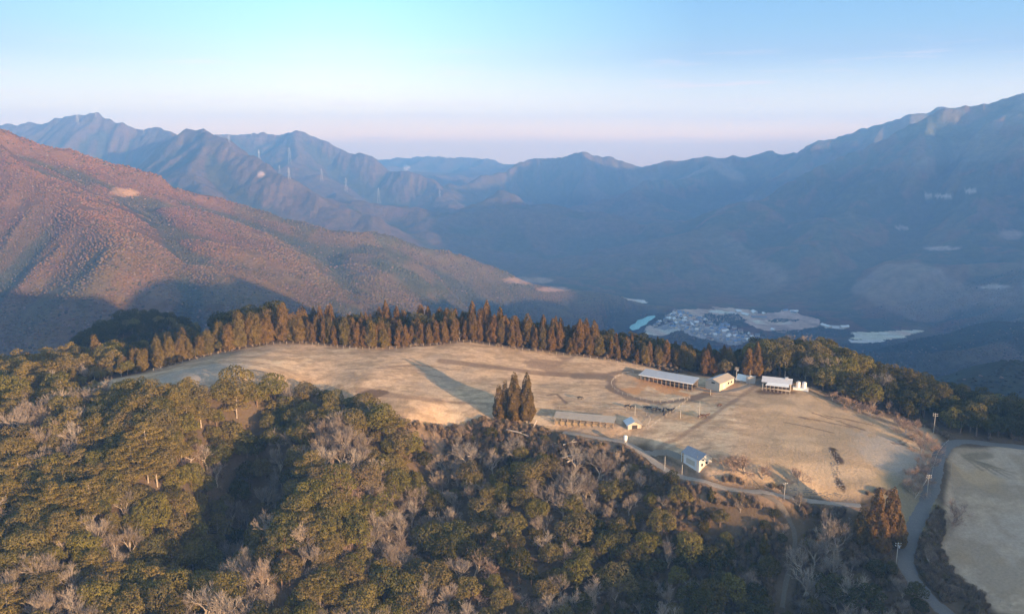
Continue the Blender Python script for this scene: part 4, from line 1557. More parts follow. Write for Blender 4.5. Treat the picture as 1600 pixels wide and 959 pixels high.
# ------------------------------------------------------------------ the far woods: one crown each, far too many to count
def far_woods():
    t = (1 + 5 ** 0.5) / 2
    iv = np.array([(-1, t, 0), (1, t, 0), (-1, -t, 0), (1, -t, 0), (0, -1, t), (0, 1, t), (0, -1, -t), (0, 1, -t), (t, 0, -1), (t, 0, 1), (-t, 0, -1), (-t, 0, 1)], float)
    iv /= np.linalg.norm(iv[0])
    fi = np.array([(0, 11, 5), (0, 5, 1), (0, 1, 7), (0, 7, 10), (0, 10, 11), (1, 5, 9), (5, 11, 4), (11, 10, 2), (10, 7, 6), (7, 1, 8), (3, 9, 4), (3, 4, 2), (3, 2, 6), (3, 6, 8), (3, 8, 9), (4, 9, 5), (2, 4, 11), (6, 2, 10), (8, 6, 7), (9, 8, 1)])
    X, Y = [], []
    for y0, y1, sp in ((560, 1000, 6.5), (1000, 1700, 4.9), (1700, 2450, 5.8)):
        a, b = np.meshgrid(np.arange(-0.70 * y1 - 40, 0.70 * y1 + 40, sp), np.arange(y0, y1, sp))
        a = a + RNG.uniform(-sp * 0.45, sp * 0.45, a.shape)
        b = b + RNG.uniform(-sp * 0.45, sp * 0.45, b.shape)
        a, b = a.ravel(), b.ravel()
        m = np.abs(a) < 0.68 * b + 30
        X.append(a[m])
        Y.append(b[m])
    X, Y = np.concatenate(X), np.concatenate(Y)
    Z = height(X, Y)
    px_, py_ = proj(X, Y, Z)
    # drop what lies hidden behind our own hill or on back slopes
    zf = height(X, Y - 14)
    face = (Z - zf) / 14.0 > -0.42 - 0 * Z
    view = (CAM_Z - Z) / np.hypot(X, Y)
    face = ((Z - zf) / 14.0) > -view - 0.03
    m = face & (py_ < 640) & ((Z > -394) | (fbm(X, Y, 110, 2, 170) > 0.56))
    m &= ~((px_ < 1150) & (py_ > 565)) & ~((px_ >= 1150) & (px_ < 1330) & (py_ > 600))
    hull = inside(X, Y, HULL)
    m &= ~hull & (RNG.random(len(X)) < 0.96)
    m &= fbm(X, Y, 36, 3, 160) > 0.30
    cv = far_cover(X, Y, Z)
    open_ = (cv.sum(1) > 0.62)
    clump = np.zeros(len(X), bool)
    for cl_ in ([(1100, 493), (1125, 489), (1150, 488), (1164, 499), (1158, 512), (1125, 509), (1096, 502)], [(1185, 518), (1225, 516), (1285, 514), (1330, 517), (1322, 528), (1230, 530), (1190, 528)], [(1030, 516), (1045, 514), (1060, 517), (1040, 521)], [(1190, 500), (1215, 497), (1250, 499), (1245, 502), (1200, 504)]):
        clump |= inside(X, Y, [at_z(a, b, -401)[:2] for a, b in cl_]) & (fbm(X, Y, 40, 2, 182) > 0.40)
    open_ &= ~clump
    m |= clump & (py_ < 640)
    m &= ~open_
    m &= seg_dist(X, Y, [tuple(rq), tuple(rq * 0.93)])[0] > 75
    X, Y, Z, cv = X[m], Y[m], Z[m], cv[m]
    n = len(X)
    sz = (RNG.uniform(1.5, 2.7, n) + 1.6 * (fbm(X, Y, 90, 2, 163) - 0.5)) * np.where(Y > 2450, 1.7, np.where(Y > 1700, 1.2, 1.0))
    hh_ = sz * RNG.uniform(0.5, 0.85, n)
    jit = 1 + 0.10 * RNG.normal(size=(n, 12, 1))
    V = iv[None] * jit * np.stack([sz, sz, hh_], 1)[:, None, :]
    V += np.stack([X, Y, Z + hh_ * 0.32], 1)[:, None, :]
    Fc = fi[None] + (np.arange(n) * 12)[:, None, None]
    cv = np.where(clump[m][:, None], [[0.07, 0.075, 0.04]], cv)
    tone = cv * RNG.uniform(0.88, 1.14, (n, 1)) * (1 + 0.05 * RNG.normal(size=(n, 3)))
    tone = np.where((RNG.random(n) < 0.05)[:, None], [[0.19, 0.14, 0.11]], tone)
    tone = np.where(((RNG.random(n) < 0.08) & (cv[:, 0] < 0.2))[:, None], [[0.07, 0.06, 0.03]], tone)
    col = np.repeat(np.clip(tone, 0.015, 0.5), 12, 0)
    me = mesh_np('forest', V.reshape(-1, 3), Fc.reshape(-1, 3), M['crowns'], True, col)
    link('forest', me, kind='stuff', label='woods covering the far slopes and valley sides', category='forest')
    return n


M['crowns'] = rocky_attr('far crowns', 0.6, 0.5, 0.35, 0.35)
print('far crowns', far_woods(), 'trees', len(plants), 'single', len(single))


# ------------------------------------------------------------------ roads as thin sheets on the carved beds
def ribbon(name, pts, w, mat, lift=0.10, taper=False, n=6):
    P = smooth(pts, n)
    V, Fc = [], []
    K = 5
    for i, p in enumerate(P):
        t = P[min(i + 1, len(P) - 1)] - P[max(i - 1, 0)]
        t.z = 0
        t.normalize()
        nn = Vector((-t.y, t.x, 0))
        ww = w * (1 + 0.10 * math.sin(i * 0.9) + 0.06 * math.sin(i * 2.3))
        for k_ in range(K):
            q = p + nn * ww * ((k_ / (K - 1)) - 0.5)
            V.append((q.x, q.y, float(hn(q.x, q.y)) + lift - (0.12 if k_ in (0, K - 1) else 0)))
    for i in range(len(P) - 1):
        for k_ in range(K - 1):
            a = i * K + k_
            Fc.append((a, a + 1, a + 1 + K, a + K))
    return link(name, mesh_np(name, np.array(V), np.array(Fc)[:, ::-1], mat, True), kind='structure')


def worn(name, c1, c2, c3, sc_=0.35):
    m, nt, o = new_mat(name)
    t = N(nt, 'ShaderNodeNewGeometry')
    n1 = N(nt, 'ShaderNodeTexNoise', Scale=sc_, Detail=8.0, Roughness=0.7)
    n2 = N(nt, 'ShaderNodeTexNoise', Scale=sc_ * 6, Detail=6.0, Roughness=0.7)
    nt.links.new(t.outputs['Position'], n1.inputs['Vector'])
    nt.links.new(t.outputs['Position'], n2.inputs['Vector'])
    c_ = mixc(nt, n1.outputs[0], c1, c2)
    r = N(nt, 'ShaderNodeMapRange')
    r.inputs[1].default_value = 0.5
    r.inputs[2].default_value = 0.68
    nt.links.new(n2.outputs[0], r.inputs[0])
    c_ = mixc(nt, r.outputs[0], c_, c3)
    b = N(nt, 'ShaderNodeBsdfPrincipled')
    b.inputs['Roughness'].default_value = 0.9
    nt.links.new(c_, b.inputs['Base Color'])
    bp = N(nt, 'ShaderNodeBump', Strength=0.4, Distance=0.1)
    nt.links.new(n2.outputs[0], bp.inputs['Height'])
    nt.links.new(bp.outputs[0], b.inputs['Normal'])
    nt.links.new(b.outputs[0], o.inputs[0])
    return m


M['asphalt'] = worn('old asphalt', (0.10, 0.10, 0.105), (0.145, 0.14, 0.14), (0.17, 0.16, 0.15))
M['concrete_road'] = worn('pale concrete lane', (0.33, 0.29, 0.25), (0.26, 0.22, 0.185), (0.19, 0.155, 0.12))
M['track'] = worn('gravel track', (0.22, 0.19, 0.16), (0.16, 0.135, 0.11), (0.27, 0.215, 0.17))
M['path_earth'] = worn('trodden earth', (0.15, 0.125, 0.10), (0.11, 0.09, 0.07), (0.19, 0.155, 0.12))
ribbon('road', ROAD_MAIN, 5.6, M['asphalt'])
ribbon('farm_road', ROAD_FARM, 3.4, M['concrete_road'])
ribbon('house_road', ROAD_SPUR, 3.2, M['track'], 0.06)
ribbon('barn_road', TRACK_UP, 3.4, M['track'], 0.08)
ribbon('forest_path', LANE_DOWN, 1.7, M['path_earth'], 0.10)

# ------------------------------------------------------------------ building kit
M['steel'] = simple('galvanised roofing', (0.43, 0.45, 0.50), 0.5, 0.14, 0.5, 0.1, stripes=(2.2, 'X'))
M['steel_pale'] = simple('pale roofing', (0.60, 0.60, 0.63), 0.5, 0.12, 0.5, 0.0, stripes=(2.2, 'X'))
M['white_sheet'] = simple('white sheet', (0.80, 0.80, 0.80), 0.6, 0.06, 0.8)
M['beige_roof'] = simple('weathered beige roofing', (0.40, 0.34, 0.28), 0.8, 0.2, 0.6, stripes=(2.0, 'X'))
M['slate_blue'] = simple('blue grey tin roof', (0.30, 0.30, 0.35), 0.6, 0.3, 0.9, 0.0, stripes=(2.2, 'X'))
M['beige_wall'] = simple('beige wall', (0.52, 0.46, 0.38), 0.8, 0.12, 0.7)
M['cream'] = simple('cream board wall', (0.74, 0.69, 0.58), 0.8, 0.1, 0.7, stripes=(3.0, 'Z'))
M['blue_white'] = simple('white boards', (0.72, 0.71, 0.70), 0.7, 0.1, 0.7)
M['timber'] = simple('weathered timber', (0.36, 0.28, 0.21), 0.9, 0.25, 1.5)
M['dark_in'] = simple('dark interior boards', (0.05, 0.04, 0.035), 0.9, 0.2, 1.0)
M['glass'] = simple('window glass', (0.03, 0.035, 0.045), 0.15, 0.1, 1.0)
M['concrete'] = simple('concrete', (0.42, 0.39, 0.36), 0.9, 0.15, 1.2, bump=0.3)
M['pole'] = simple('concrete pole', (0.44, 0.40, 0.35), 0.8, 0.1, 1.0)
M['rail'] = simple('weathered white rail', (0.46, 0.41, 0.36), 0.7, 0.15, 1.0)
M['wood_post'] = simple('grey wood post', (0.40, 0.33, 0.26), 0.9, 0.2, 1.0)
M['cow'] = simple('black hide', (0.012, 0.011, 0.011), 0.6, 0.3, 2.0)
M['cow_brown'] = simple('brown hide', (0.085, 0.040, 0.022), 0.6, 0.3, 2.0)
M['straw'] = simple('straw', (0.40, 0.29, 0.16), 0.95, 0.25, 1.5)


class MB:
    def __init__(self):
        self.V, self.F = [], []

    def box(self, x0, x1, y0, y1, z0, z1):
        o = len(self.V)
        self.V += [(x, y, z) for z in (z0, z1) for y in (y0, y1) for x in (x0, x1)]
        self.F += [tuple(o + i for i in f) for f in ((0, 2, 3, 1), (4, 5, 7, 6), (0, 1, 5, 4), (2, 6, 7, 3), (0, 4, 6, 2), (1, 3, 7, 5))]
        return self

    def bar(self, p, q, r, n=4):
        v, f = tube([p, q], [r, r], n)
        o = len(self.V)
        self.V += [tuple(a) for a in v]
        self.F += [tuple(int(i) + o for i in a) for a in f]
        self.F += [tuple(o + i for i in range(n))[::-1], tuple(o + n + i for i in range(n))]
        return self

    def slab(self, quad, th):
        """a sheet with thickness; quad = four corners, top face"""
        o = len(self.V)
        a = Vector(quad[1]) - Vector(quad[0])
        b = Vector(quad[3]) - Vector(quad[0])
        n_ = a.cross(b).normalized()
        if n_.z < 0:
            n_ = -n_
            quad = quad[::-1]
        self.V += [tuple(Vector(q)) for q in quad] + [tuple(Vector(q) - n_ * th) for q in quad]
        self.F += [(o, o + 1, o + 2, o + 3), (o + 7, o + 6, o + 5, o + 4)] + [(o + i, o + 4 + i, o + 4 + (i + 1) % 4, o + (i + 1) % 4) for i in range(4)]
        return self

    def lathe(self, prof, n=14, cx=0, cy=0):
        o = len(self.V)
        for r, z in prof:
            for k_ in range(n):
                a = 2 * math.pi * k_ / n
                self.V.append((cx + r * math.cos(a), cy + r * math.sin(a), z))
        for i in range(len(prof) - 1):
            for k_ in range(n):
                k2 = (k_ + 1) % n
                self.F.append((o + i * n + k_, o + i * n + k2, o + (i + 1) * n + k2, o + (i + 1) * n + k_))
        self.F.append(tuple(o + k_ for k_ in range(n))[::-1])
        self.F.append(tuple(o + (len(prof) - 1) * n + k_ for k_ in range(n)))
        return self

    def build(self, name, mat, parent=None, **props):
        me = bpy.data.meshes.new(name)
        me.from_pydata(self.V, [], self.F)
        me.update()
        me.materials.append(M[mat])
        return link(name, me, parent, **props)


def site(pa, pb):
    """ground point midway and heading of the line pa -> pb, and its length"""
    a, b = G(*pa), G(*pb)
    d = b - a
    return a, math.atan2(d.y, d.x), math.hypot(d.x, d.y)


def floor_z(root, x0, x1, y0, y1):
    """seat a building: lowest and highest ground under its footprint, in its own frame"""
    c_, s_ = math.cos(root.rotation_euler[2]), math.sin(root.rotation_euler[2])
    zs = [float(hn(root.location.x + c_ * x - s_ * y, root.location.y + s_ * x + c_ * y)) for x in np.linspace(x0, x1, 5) for y in np.linspace(y0, y1, 5)]
    return min(zs), max(zs)


def gable_walls(L, Dp, eave, ridge, base=-1.5, along='x', th=0.12):
    """walls of a gabled box, ridge along the length; one closed shell"""
    m = MB()
    v = [(0, 0, base), (L, 0, base), (L, Dp, base), (0, Dp, base), (0, 0, eave), (L, 0, eave), (L, Dp, eave), (0, Dp, eave), (0, Dp / 2, ridge), (L, Dp / 2, ridge)]
    m.V = v
    m.F = [(0, 1, 5, 4), (2, 3, 7, 6), (1, 2, 6, 9, 5), (3, 0, 4, 8, 7), (4, 5, 9, 8), (6, 7, 8, 9), (0, 3, 2, 1)]
    return m


# A. long open cattle barn
a, hd, L = site((1001, 593), (1081, 611))
t = empty('cattle_barn', (a.x, a.y, a.z), 'long open barn with a grey roof and white front eave behind the paddock', 'barn', None, hd)
lo, hi = floor_z(t, 0, L, 0, 8)
t.location.z = z0 = (lo + hi) / 2
m = MB()
m.slab([(-0.6, -0.9, 2.85), (L + 0.8, -0.9, 2.85), (L + 0.8, 6.8, 3.95), (-0.6, 6.8, 3.95)], 0.12).build('roof', 'steel', t)
MB().box(-0.6, L + 0.8, -1.15, -0.93, 2.50, 2.95).build('eave_board', 'white_sheet', t)
for i in range(13):
    x = L * i / 12
    MB().box(x - 0.12, x + 0.12, -0.1, 0.14, -2.0, 2.85).build('post', 'timber', t)
MB().box(-0.2, L + 0.2, 6.3, 6.45, -2, 3.7).build('back_wall', 'timber', t)
mm = MB().box(-0.1, L + 0.1, 0.25, 0.32, 0.95, 1.1).box(-0.1, L + 0.1, 0.25, 0.32, 0.5, 0.62)
mm.build('feed_rail', 'rail', t)
MB().box(0.3, L - 0.3, 1.0, 6.2, -1.5, 0.12).build('floor_slab', 'dark_in', t)

# B. beige gabled barn
a, hd, L = site((1102, 607), (1124, 611.5))
Wd = L
t = empty('beige_barn', (a.x, a.y, a.z), 'small beige gabled barn at the right end of the long open barn', 'barn', None, hd)
Ln = 13.0
lo, hi = floor_z(t, 0, Wd, 0, Ln)
t.location.z = (lo * 0.4 + hi * 0.6)
m = MB()
m.V = [(0, 0, -2), (Wd, 0, -2), (Wd, Ln, -2), (0, Ln, -2), (0, 0, 3.3), (Wd, 0, 3.3), (Wd, Ln, 3.3), (0, Ln, 3.3), (Wd / 2, 0, 4.7), (Wd / 2, Ln, 4.7)]
m.F = [(0, 1, 5, 8, 4), (1, 2, 6, 5), (2, 3, 7, 9, 6), (3, 0, 4, 7), (4, 8, 9, 7), (8, 5, 6, 9), (0, 3, 2, 1)]
m.build('wall', 'beige_wall', t)
e_ = 0.4
sl_ = 1.4 / (Wd / 2)
MB().slab([(-e_, -e_, 3.36 - sl_ * e_), (Wd / 2, -e_, 4.80), (Wd / 2, Ln + e_, 4.80), (-e_, Ln + e_, 3.36 - sl_ * e_)], 0.08).build('roof', 'steel', t)
MB().slab([(Wd / 2 + 0.003, -e_, 4.80), (Wd + e_, -e_, 3.36 - sl_ * e_), (Wd + e_, Ln + e_, 3.36 - sl_ * e_), (Wd / 2 + 0.003, Ln + e_, 4.80)], 0.08).build('roof', 'beige_roof', t)
MB().box(Wd * 0.42, Wd * 0.66, -0.06, 0.05, 2.6, 3.3).build('vent', 'dark_in', t)
w_ = MB().box(Wd - 0.05, Wd + 0.05, 3.0, 5.2, -0.2, 2.4).build('door', 'cream', t)
for yy in (7.4, 10.0):
    MB().box(Wd - 0.05, Wd + 0.06, yy, yy + 1.2, 1.2, 2.2).build('window', 'glass', t)

# C. low white-roofed shed beside the pole
a, hd, L = site((1149, 596), (1170, 598))
t = empty('low_shed', (a.x, a.y, a.z), 'low shed with a glaring white sheet roof beside the utility pole', 'shed', None, hd)
MB().slab([(-0.2, -0.4, 1.0), (L + 0.3, -0.4, 0.7), (L * 0.75, 4.6, 2.3), (0, 4.6, 2.6)], 0.08).build('roof', 'white_sheet', t)
for x, y, z in ((0.2, 0.1, 1.1), (L - 0.2, 0.1, 0.85), (0.4, 4.0, 2.35), (L * 0.7, 4.0, 2.0)):
    MB().box(x - 0.08, x + 0.08, y - 0.08, y + 0.08, -1, z).build('post', 'timber', t)
MB().box(0.3, L - 0.4, 0.4, 0.5, -0.8, 0.8).build('wall', 'blue_white', t)

# D. barn with blue-grey roof and white lean-to
a, hd, L = site((1191, 606), (1235, 613))
t = empty('milking_barn', (a.x, a.y, a.z), 'barn with a pale blue-grey roof and a bright white lean-to roof in front', 'barn', None, hd)
lo, hi = floor_z(t, 0, L, 0, 7)
t.location.z = z0 = (lo + hi) / 2
gable_walls(L, 7.0, 3.1, 4.5, -2.5).build('wall', 'beige_wall', t)
e_ = 0.5
sl_ = 1.4 / 3.5
MB().slab([(-e_, -e_, 3.2 - sl_ * e_), (L + e_, -e_, 3.2 - sl_ * e_), (L + e_, 3.5, 4.62), (-e_, 3.5, 4.62)], 0.1).build('roof', 'steel_pale', t)
MB().slab([(-e_, 3.503, 4.62), (L + e_, 3.503, 4.62), (L + e_, 7 + e_, 3.2 - sl_ * e_), (-e_, 7 + e_, 3.2 - sl_ * e_)], 0.1).build('roof', 'steel_pale', t)
MB().slab([(L * 0.12, -3.2, 2.35), (L * 0.95, -3.2, 2.35), (L * 0.93, -0.56, 3.05), (L * 0.18, -0.56, 3.05)], 0.08).build('lean_to_roof', 'white_sheet', t)
for i in range(8):
    x = L * 0.02 + L * 0.97 * i / 7
    MB().box(x - 0.1, x + 0.1, -3.0, -2.8, -3.0, 2.30 if L * 0.12 < x < L * 0.95 else 2.6).build('post', 'rail', t)
MB().box(L * 0.05, L * 0.97, -0.09, 0.05, 0.2, 2.3).build('opening', 'dark_in', t)
MB().box(L * 0.78, L * 0.88, 2.6, 4.4, 4.5, 5.0).build('roof_vent', 'steel_pale', t)

# E. two white silos on a pale pad
a, hd, L = site((1239, 609), (1263, 612))
t = empty('concrete_pad', (a.x, a.y, a.z), 'pale slab carrying the two white tanks beside the barn', 'slab', None, hd)
lo, hi = floor_z(t, 0, L, 0, 3.6)
t.location.z = hi
MB().box(0, L, 0, 3.6, lo - hi - 0.5, 0.25).build('slab', 'white_sheet', t)
c_, s_ = math.cos(hd), math.sin(hd)
for i, (x, lab) in enumerate(((L * 0.33, 'white upright tank next to the barn, nearer the barn of two'), (L * 0.72, 'white upright tank at the forest edge, farther from the barn of two'))):
    q = (a.x + c_ * x - s_ * 1.9, a.y + s_ * x + c_ * 1.9, hi + 0.25)
    k_ = empty('storage_tank', q, lab, 'tank', 'white tanks beside the barn', hd)
    MB().lathe([(0.95, 0), (0.95, 2.3), (0.9, 2.4)]).build('drum', 'white_sheet', k_)
    MB().lathe([(1.0, 2.403), (0.6, 2.75), (0.15, 2.9)]).build('lid', 'steel_pale', k_)
    MB().bar((1.02, 0, 0), (1.02, 0, 2.5), 0.05).bar((1.02, 0.3, 0), (1.02, 0.3, 2.5), 0.05).build('ladder', 'rail', k_)

# F. long low feeding shed
a, hd, L = site((867, 664), (958, 669))
t = empty('feeding_shed', (a.x, a.y, a.z), 'long low open shed with a beige corrugated roof above the brush', 'shed', None, hd)
lo, hi = floor_z(t, 0, L, 0, 6)
t.location.z = (lo + hi) / 2
MB().slab([(-0.5, -0.7, 1.85), (L + 0.5, -0.7, 1.85), (L + 0.5, 4.8, 3.0), (-0.5, 4.8, 3.0)], 0.1).build('roof', 'beige_roof', t)
for i in range(10):
    x = L * i / 9
    MB().box(x - 0.13, x + 0.13, -0.13, 0.13, -2, 1.86).build('post', 'timber', t)
MB().box(0, L, 4.4, 4.55, -2, 2.8).build('back_wall', 'timber', t)
MB().box(0.1, L - 0.1, 0.25, 0.35, 0.85, 1.0).box(0.1, L - 0.1, 0.25, 0.35, 0.4, 0.52).build('feed_rail', 'rail', t)
MB().box(0.2, L - 0.2, 0.6, 4.3, -1.4, 0.10).build('floor_slab', 'straw', t)

# G. small shed, gable end to the yard road
a, hd, L = site((981, 673), (1004, 672))
t = empty('yard_shed', (a.x, a.y, a.z), 'small grey gabled shed between the feeding shed and the cattle yard', 'shed', None, hd + 0.28)
Wd, Ln = L * 0.95, 5.5
m = MB()
m.V = [(0, 0, -2), (Wd, 0, -2), (Wd, Ln, -2), (0, Ln, -2), (0, 0, 2.1), (Wd, 0, 2.1), (Wd, Ln, 2.1), (0, Ln, 2.1), (Wd / 2, 0, 3.4), (Wd / 2, Ln, 3.4)]
m.F = [(0, 1, 5, 8, 4), (1, 2, 6, 5), (2, 3, 7, 9, 6), (3, 0, 4, 7), (4, 8, 9, 7), (8, 5, 6, 9), (0, 3, 2, 1)]
m.build('wall', 'beige_wall', t)
sl_ = 1.3 / (Wd / 2)
e_ = 0.6
MB().slab([(-e_, -e_, 2.2 - sl_ * e_), (Wd / 2, -e_, 3.55), (Wd / 2, Ln + e_, 3.55), (-e_, Ln + e_, 2.2 - sl_ * e_)], 0.1).build('roof', 'steel_pale', t)
MB().slab([(Wd / 2 + 0.003, -e_, 3.55), (Wd + e_, -e_, 2.2 - sl_ * e_), (Wd + e_, Ln + e_, 2.2 - sl_ * e_), (Wd / 2 + 0.003, Ln + e_, 3.55)], 0.1).build('roof', 'beige_roof', t)
MB().box(Wd * 0.3, Wd * 0.7, -0.06, 0.05, -0.2, 1.9).build('door', 'dark_in', t)

# H. the small house by the farm road
a, hd, L = site((1068, 724), (1099, 729))
t = empty('farmhouse', (a.x, a.y, a.z), 'small house with a blue-grey roof and sunlit cream gable on the farm road', 'house', None, hd - 0.28)
Wd = 6.2
lo, hi = floor_z(t, 0, L, 0, Wd)
t.location.z = (lo + hi) / 2
gable_walls(L, Wd, 3.3, 5.0, -2).build('wall', 'cream', t)
MB().box(-0.02, L + 0.004, -0.06, 0.05, -1.8, 3.26).build('front_wall', 'blue_white', t)
sl_ = 1.7 / (Wd / 2)
e_ = 0.35
MB().slab([(-1.2, -e_, 3.4 - sl_ * e_), (L + e_, -e_, 3.4 - sl_ * e_), (L + e_, Wd / 2, 5.16), (-1.2, Wd / 2, 5.16)], 0.1).build('roof', 'slate_blue', t)
MB().slab([(-1.2, Wd / 2 + 0.003, 5.16), (L + e_, Wd / 2 + 0.003, 5.16), (L + e_, Wd + e_, 3.4 - sl_ * e_), (-1.2, Wd + e_, 3.4 - sl_ * e_)], 0.1).build('roof', 'slate_blue', t)
MB().box(L * 0.18, L * 0.72, -0.12, -0.05, -0.1, 1.9).build('garage_door', 'beige_wall', t)
for y0_, z0_, w_, h_ in ((0.9, 0.6, 0.9, 1.1), (3.0, 1.1, 1.0, 0.9), (3.2, -0.6, 0.9, 1.2), (1.4, 2.6, 0.8, 0.5)):
    MB().box(L - 0.04, L + 0.06, y0_, y0_ + w_, z0_, z0_ + h_).build('window', 'glass', t)
MB().box(L - 0.04, L + 0.07, 4.7, 5.5, -0.4, 1.6).build('door', 'timber', t)
for x in (-1.0,):
    MB().box(x - 0.08, x + 0.08, -0.3, -0.14, -2, 3.1).build('post', 'blue_white', t)
MB().box(L - 0.9, L - 0.75, -0.35, -0.2, -2, 3.0).build('downpipe', 'rail', t)

# I. concrete tank at the foot of the two tall cedars
a, hd, L = site((1166, 599), (1180, 600))
t = empty('water_tank', (a.x, a.y, a.z), 'grey concrete tank block at the foot of the two tall cedars', 'tank', None, hd)
MB().box(0, L, 0, 2.6, -1, 2.9).build('wall', 'concrete', t)
MB().box(-0.12, L + 0.12, -0.12, 2.72, 2.903, 3.1).build('rim', 'concrete', t)
MB().box(L * 0.35, L * 0.62, 0.9, 1.6, 3.1, 3.4).build('hatch', 'steel_pale', t)

# the white hopper by the farm road
q = G(977, 695)
t = empty('feed_hopper', q, 'white feed hopper on thin legs where the farm road meets the yard', 'hopper')
MB().lathe([(0.15, 0.9), (0.75, 2.0), (0.8, 3.4), (0.55, 3.75), (0.15, 3.9)]).build('hopper_body', 'white_sheet', t)
for k_ in range(4):
    th = math.pi / 4 + k_ * math.pi / 2
    MB().bar((0.8 * math.cos(th), 0.8 * math.sin(th), -0.6), (0.74 * math.cos(th), 0.74 * math.sin(th), 2.4), 0.06).build('leg', 'rail', t)

# ------------------------------------------------------------------ utility poles
def utility_pole(px, py, h, label, arms=1, lean=0.0, lamp=False, r=0.13):
    q = G(px, py)
    t = empty('utility_pole', q, label, 'pole', 'utility poles around the farm', rr_.uniform(-0.3, 0.3))
    MB().lathe([(r * 1.15, -0.8), (r, h * 0.5), (r * 0.75, h)], 8).build('pole', 'pole', t)
    for k_ in range(arms):
        z = h - 0.35 - 0.8 * k_
        f = MB().box(-0.95, 0.95, -0.07 - r, 0.0 - r, z - 0.06, z + 0.06).build('crossarm', 'rail', t)
        for x in (-0.85, 0.0, 0.85):
            MB().lathe([(0.05, z + 0.06), (0.09, z + 0.16), (0.04, z + 0.3)], 6, x, -0.035 - r).build('insulator', 'white_sheet', f)
    if lamp:
        MB().lathe([(0.28, h - 1.9), (0.28, h - 1.1)], 8, 0.42, -0.1).build('transformer', 'steel', t)
    if lean:
        t.rotation_euler[0], t.rotation_euler[1] = 0.0, lean
    return t


for (px, py, h, lab, ar, ln, lp) in [
    (992, 649, 4.6, 'bare pale pole standing in the yard beside the walking cows', 0, 0, 0),
    (1063, 654, 3.6, 'short thin pole in the rusty grass right of the cow yard', 0, 0, 0),
    (1092.5, 653, 7.4, 'tall thin pole in the pasture beside the brown cattle', 0, 0, 0),
    (1110, 617, 2.6, 'short pole in front of the beige gabled barn', 0, 0, 0),
    (1150, 597, 7.2, 'utility pole left of the low white-roofed shed', 2, 0, 1),
    (1171, 600, 6.6, 'plain pole beside the concrete tank', 0, 0, 0),
    (1226, 592, 8.2, 'utility pole rising against the dark wood behind the barn', 1, 0, 0),
    (1038.5, 734, 5.4, 'pale pole on the inner edge of the farm road bend', 0, 0, 0),
    (1065.5, 741, 3.8, 'short pole between the farm road and the house', 0, 0, 0),
    (1089, 735, 5.6, 'grey pole right in front of the house', 0, 0, 0),
    (1225, 780, 6.2, 'utility pole on the pale lane below the gullied pasture', 1, 0, 0),
    (1458.5, 676, 8.6, 'utility pole at the road junction against the dark wood', 2, 0, 0),
    (1448, 776, 8.4, 'utility pole at the road bend beside a leaning brace', 2, 0, 0),
    (1430, 778, 8.0, 'leaning bare brace pole beside the road bend', 0, 0.52, 0),
    (1400, 882, 7.6, 'utility pole with crossarm below the two rust cedars', 2, 0, 1),
]:
    utility_pole(px, py, h, lab, ar, ln, bool(lp))

# ------------------------------------------------------------------ fences
def fence(name, pts, label, gap=3.0, h=1.25, mat='wood_post', rails=2, rmat='wood_post', r=0.07, rr=0.03, maxn=98):
    P = [Vector((p[0], p[1], 0)) for p in ([tuple(G(*q)) for q in pts])]
    P = smooth(P, 6)
    S_, out = 0.0, [P[0]]
    for a_, b_ in zip(P[:-1], P[1:]):
        d = (b_ - a_).length
        while S_ + d >= gap:
            f_ = (gap - S_) / d
            a_ = a_ + (b_ - a_) * f_
            out.append(a_.copy())
            d = (b_ - a_).length
            S_ = 0.0
        S_ += d
    out = out[:maxn]
    Q = [Vector((p.x, p.y, float(hn(p.x, p.y)))) for p in out]
    t = empty(name, Q[0], label, 'fence')
    me = None
    for q in Q:
        if me is None:
            o_ = MB().bar((0, 0, -0.5), (0, 0, h), r, 5).build('post', mat, t)
            me = o_.data
        else:
            o_ = link('post', me, t)
        o_.location = q - Q[0]
        o_.rotation_euler = (rr_.uniform(-0.05, 0.05), rr_.uniform(-0.05, 0.05), 0)
    for k_ in range(rails):
        z = h * (0.92 - 0.40 * k_)
        m = MB()
        for a_, b_ in zip(Q[:-1], Q[1:]):
            m.bar(tuple(a_ - Q[0] + Vector((0, 0, z))), tuple(b_ - Q[0] + Vector((0, 0, z))), rr, 4)
        m.build('rail', rmat, t)


fence('pasture_fence', [(240, 580), (330, 556), (400, 541), (480, 538.5), (570, 546), (640, 543), (700, 537.5), (735, 536), (800, 546), (900, 557.5), (960, 567), (995, 573)], 'post and wire fence along the crest in front of the cedar rows', 3.4, 1.5, r=0.10)
fence('paddock_fence', [(990, 584), (974, 586), (961, 592), (955, 600), (958, 607), (970, 615), (990, 622), (1015, 628), (1040, 629), (1062, 626), (1078, 622)], 'pale curved rail fence round the rusty paddock below the open barn', 3.0, 1.3, 'rail', 2, 'rail', 0.06, 0.035)
fence('yard_fence', [(1078, 623), (1060, 638), (1040, 652), (1018, 668), (1008, 675)], 'steel rail fence closing off the right side of the cow yard', 3.0, 1.3, 'rail', 2, 'rail', 0.06, 0.035)
fence('lane_fence', [(1006, 672), (1014, 664), (1016, 655), (1010, 650)], 'short bent rail fence right of the small gabled shed', 2.2, 1.3, 'rail', 2, 'rail', 0.06, 0.035)
fence('shed_fence', [(848, 639), (880, 638), (915, 636), (950, 638), (985, 643)], 'low wire fence between the pasture and the feeding shed', 3.6, 1.0, 'rail', 1, 'rail', 0.05, 0.03)
fence('field_fence', [(1500, 704), (1488, 722), (1486, 748), (1492, 775), (1500, 800), (1490, 830), (1472, 862), (1484, 890), (1510, 913), (1555, 938), (1620, 970)], 'post and rail fence round the near edge of the right field', 3.0, 1.1, 'wood_post', 1, 'wood_post', 0.07, 0.03)
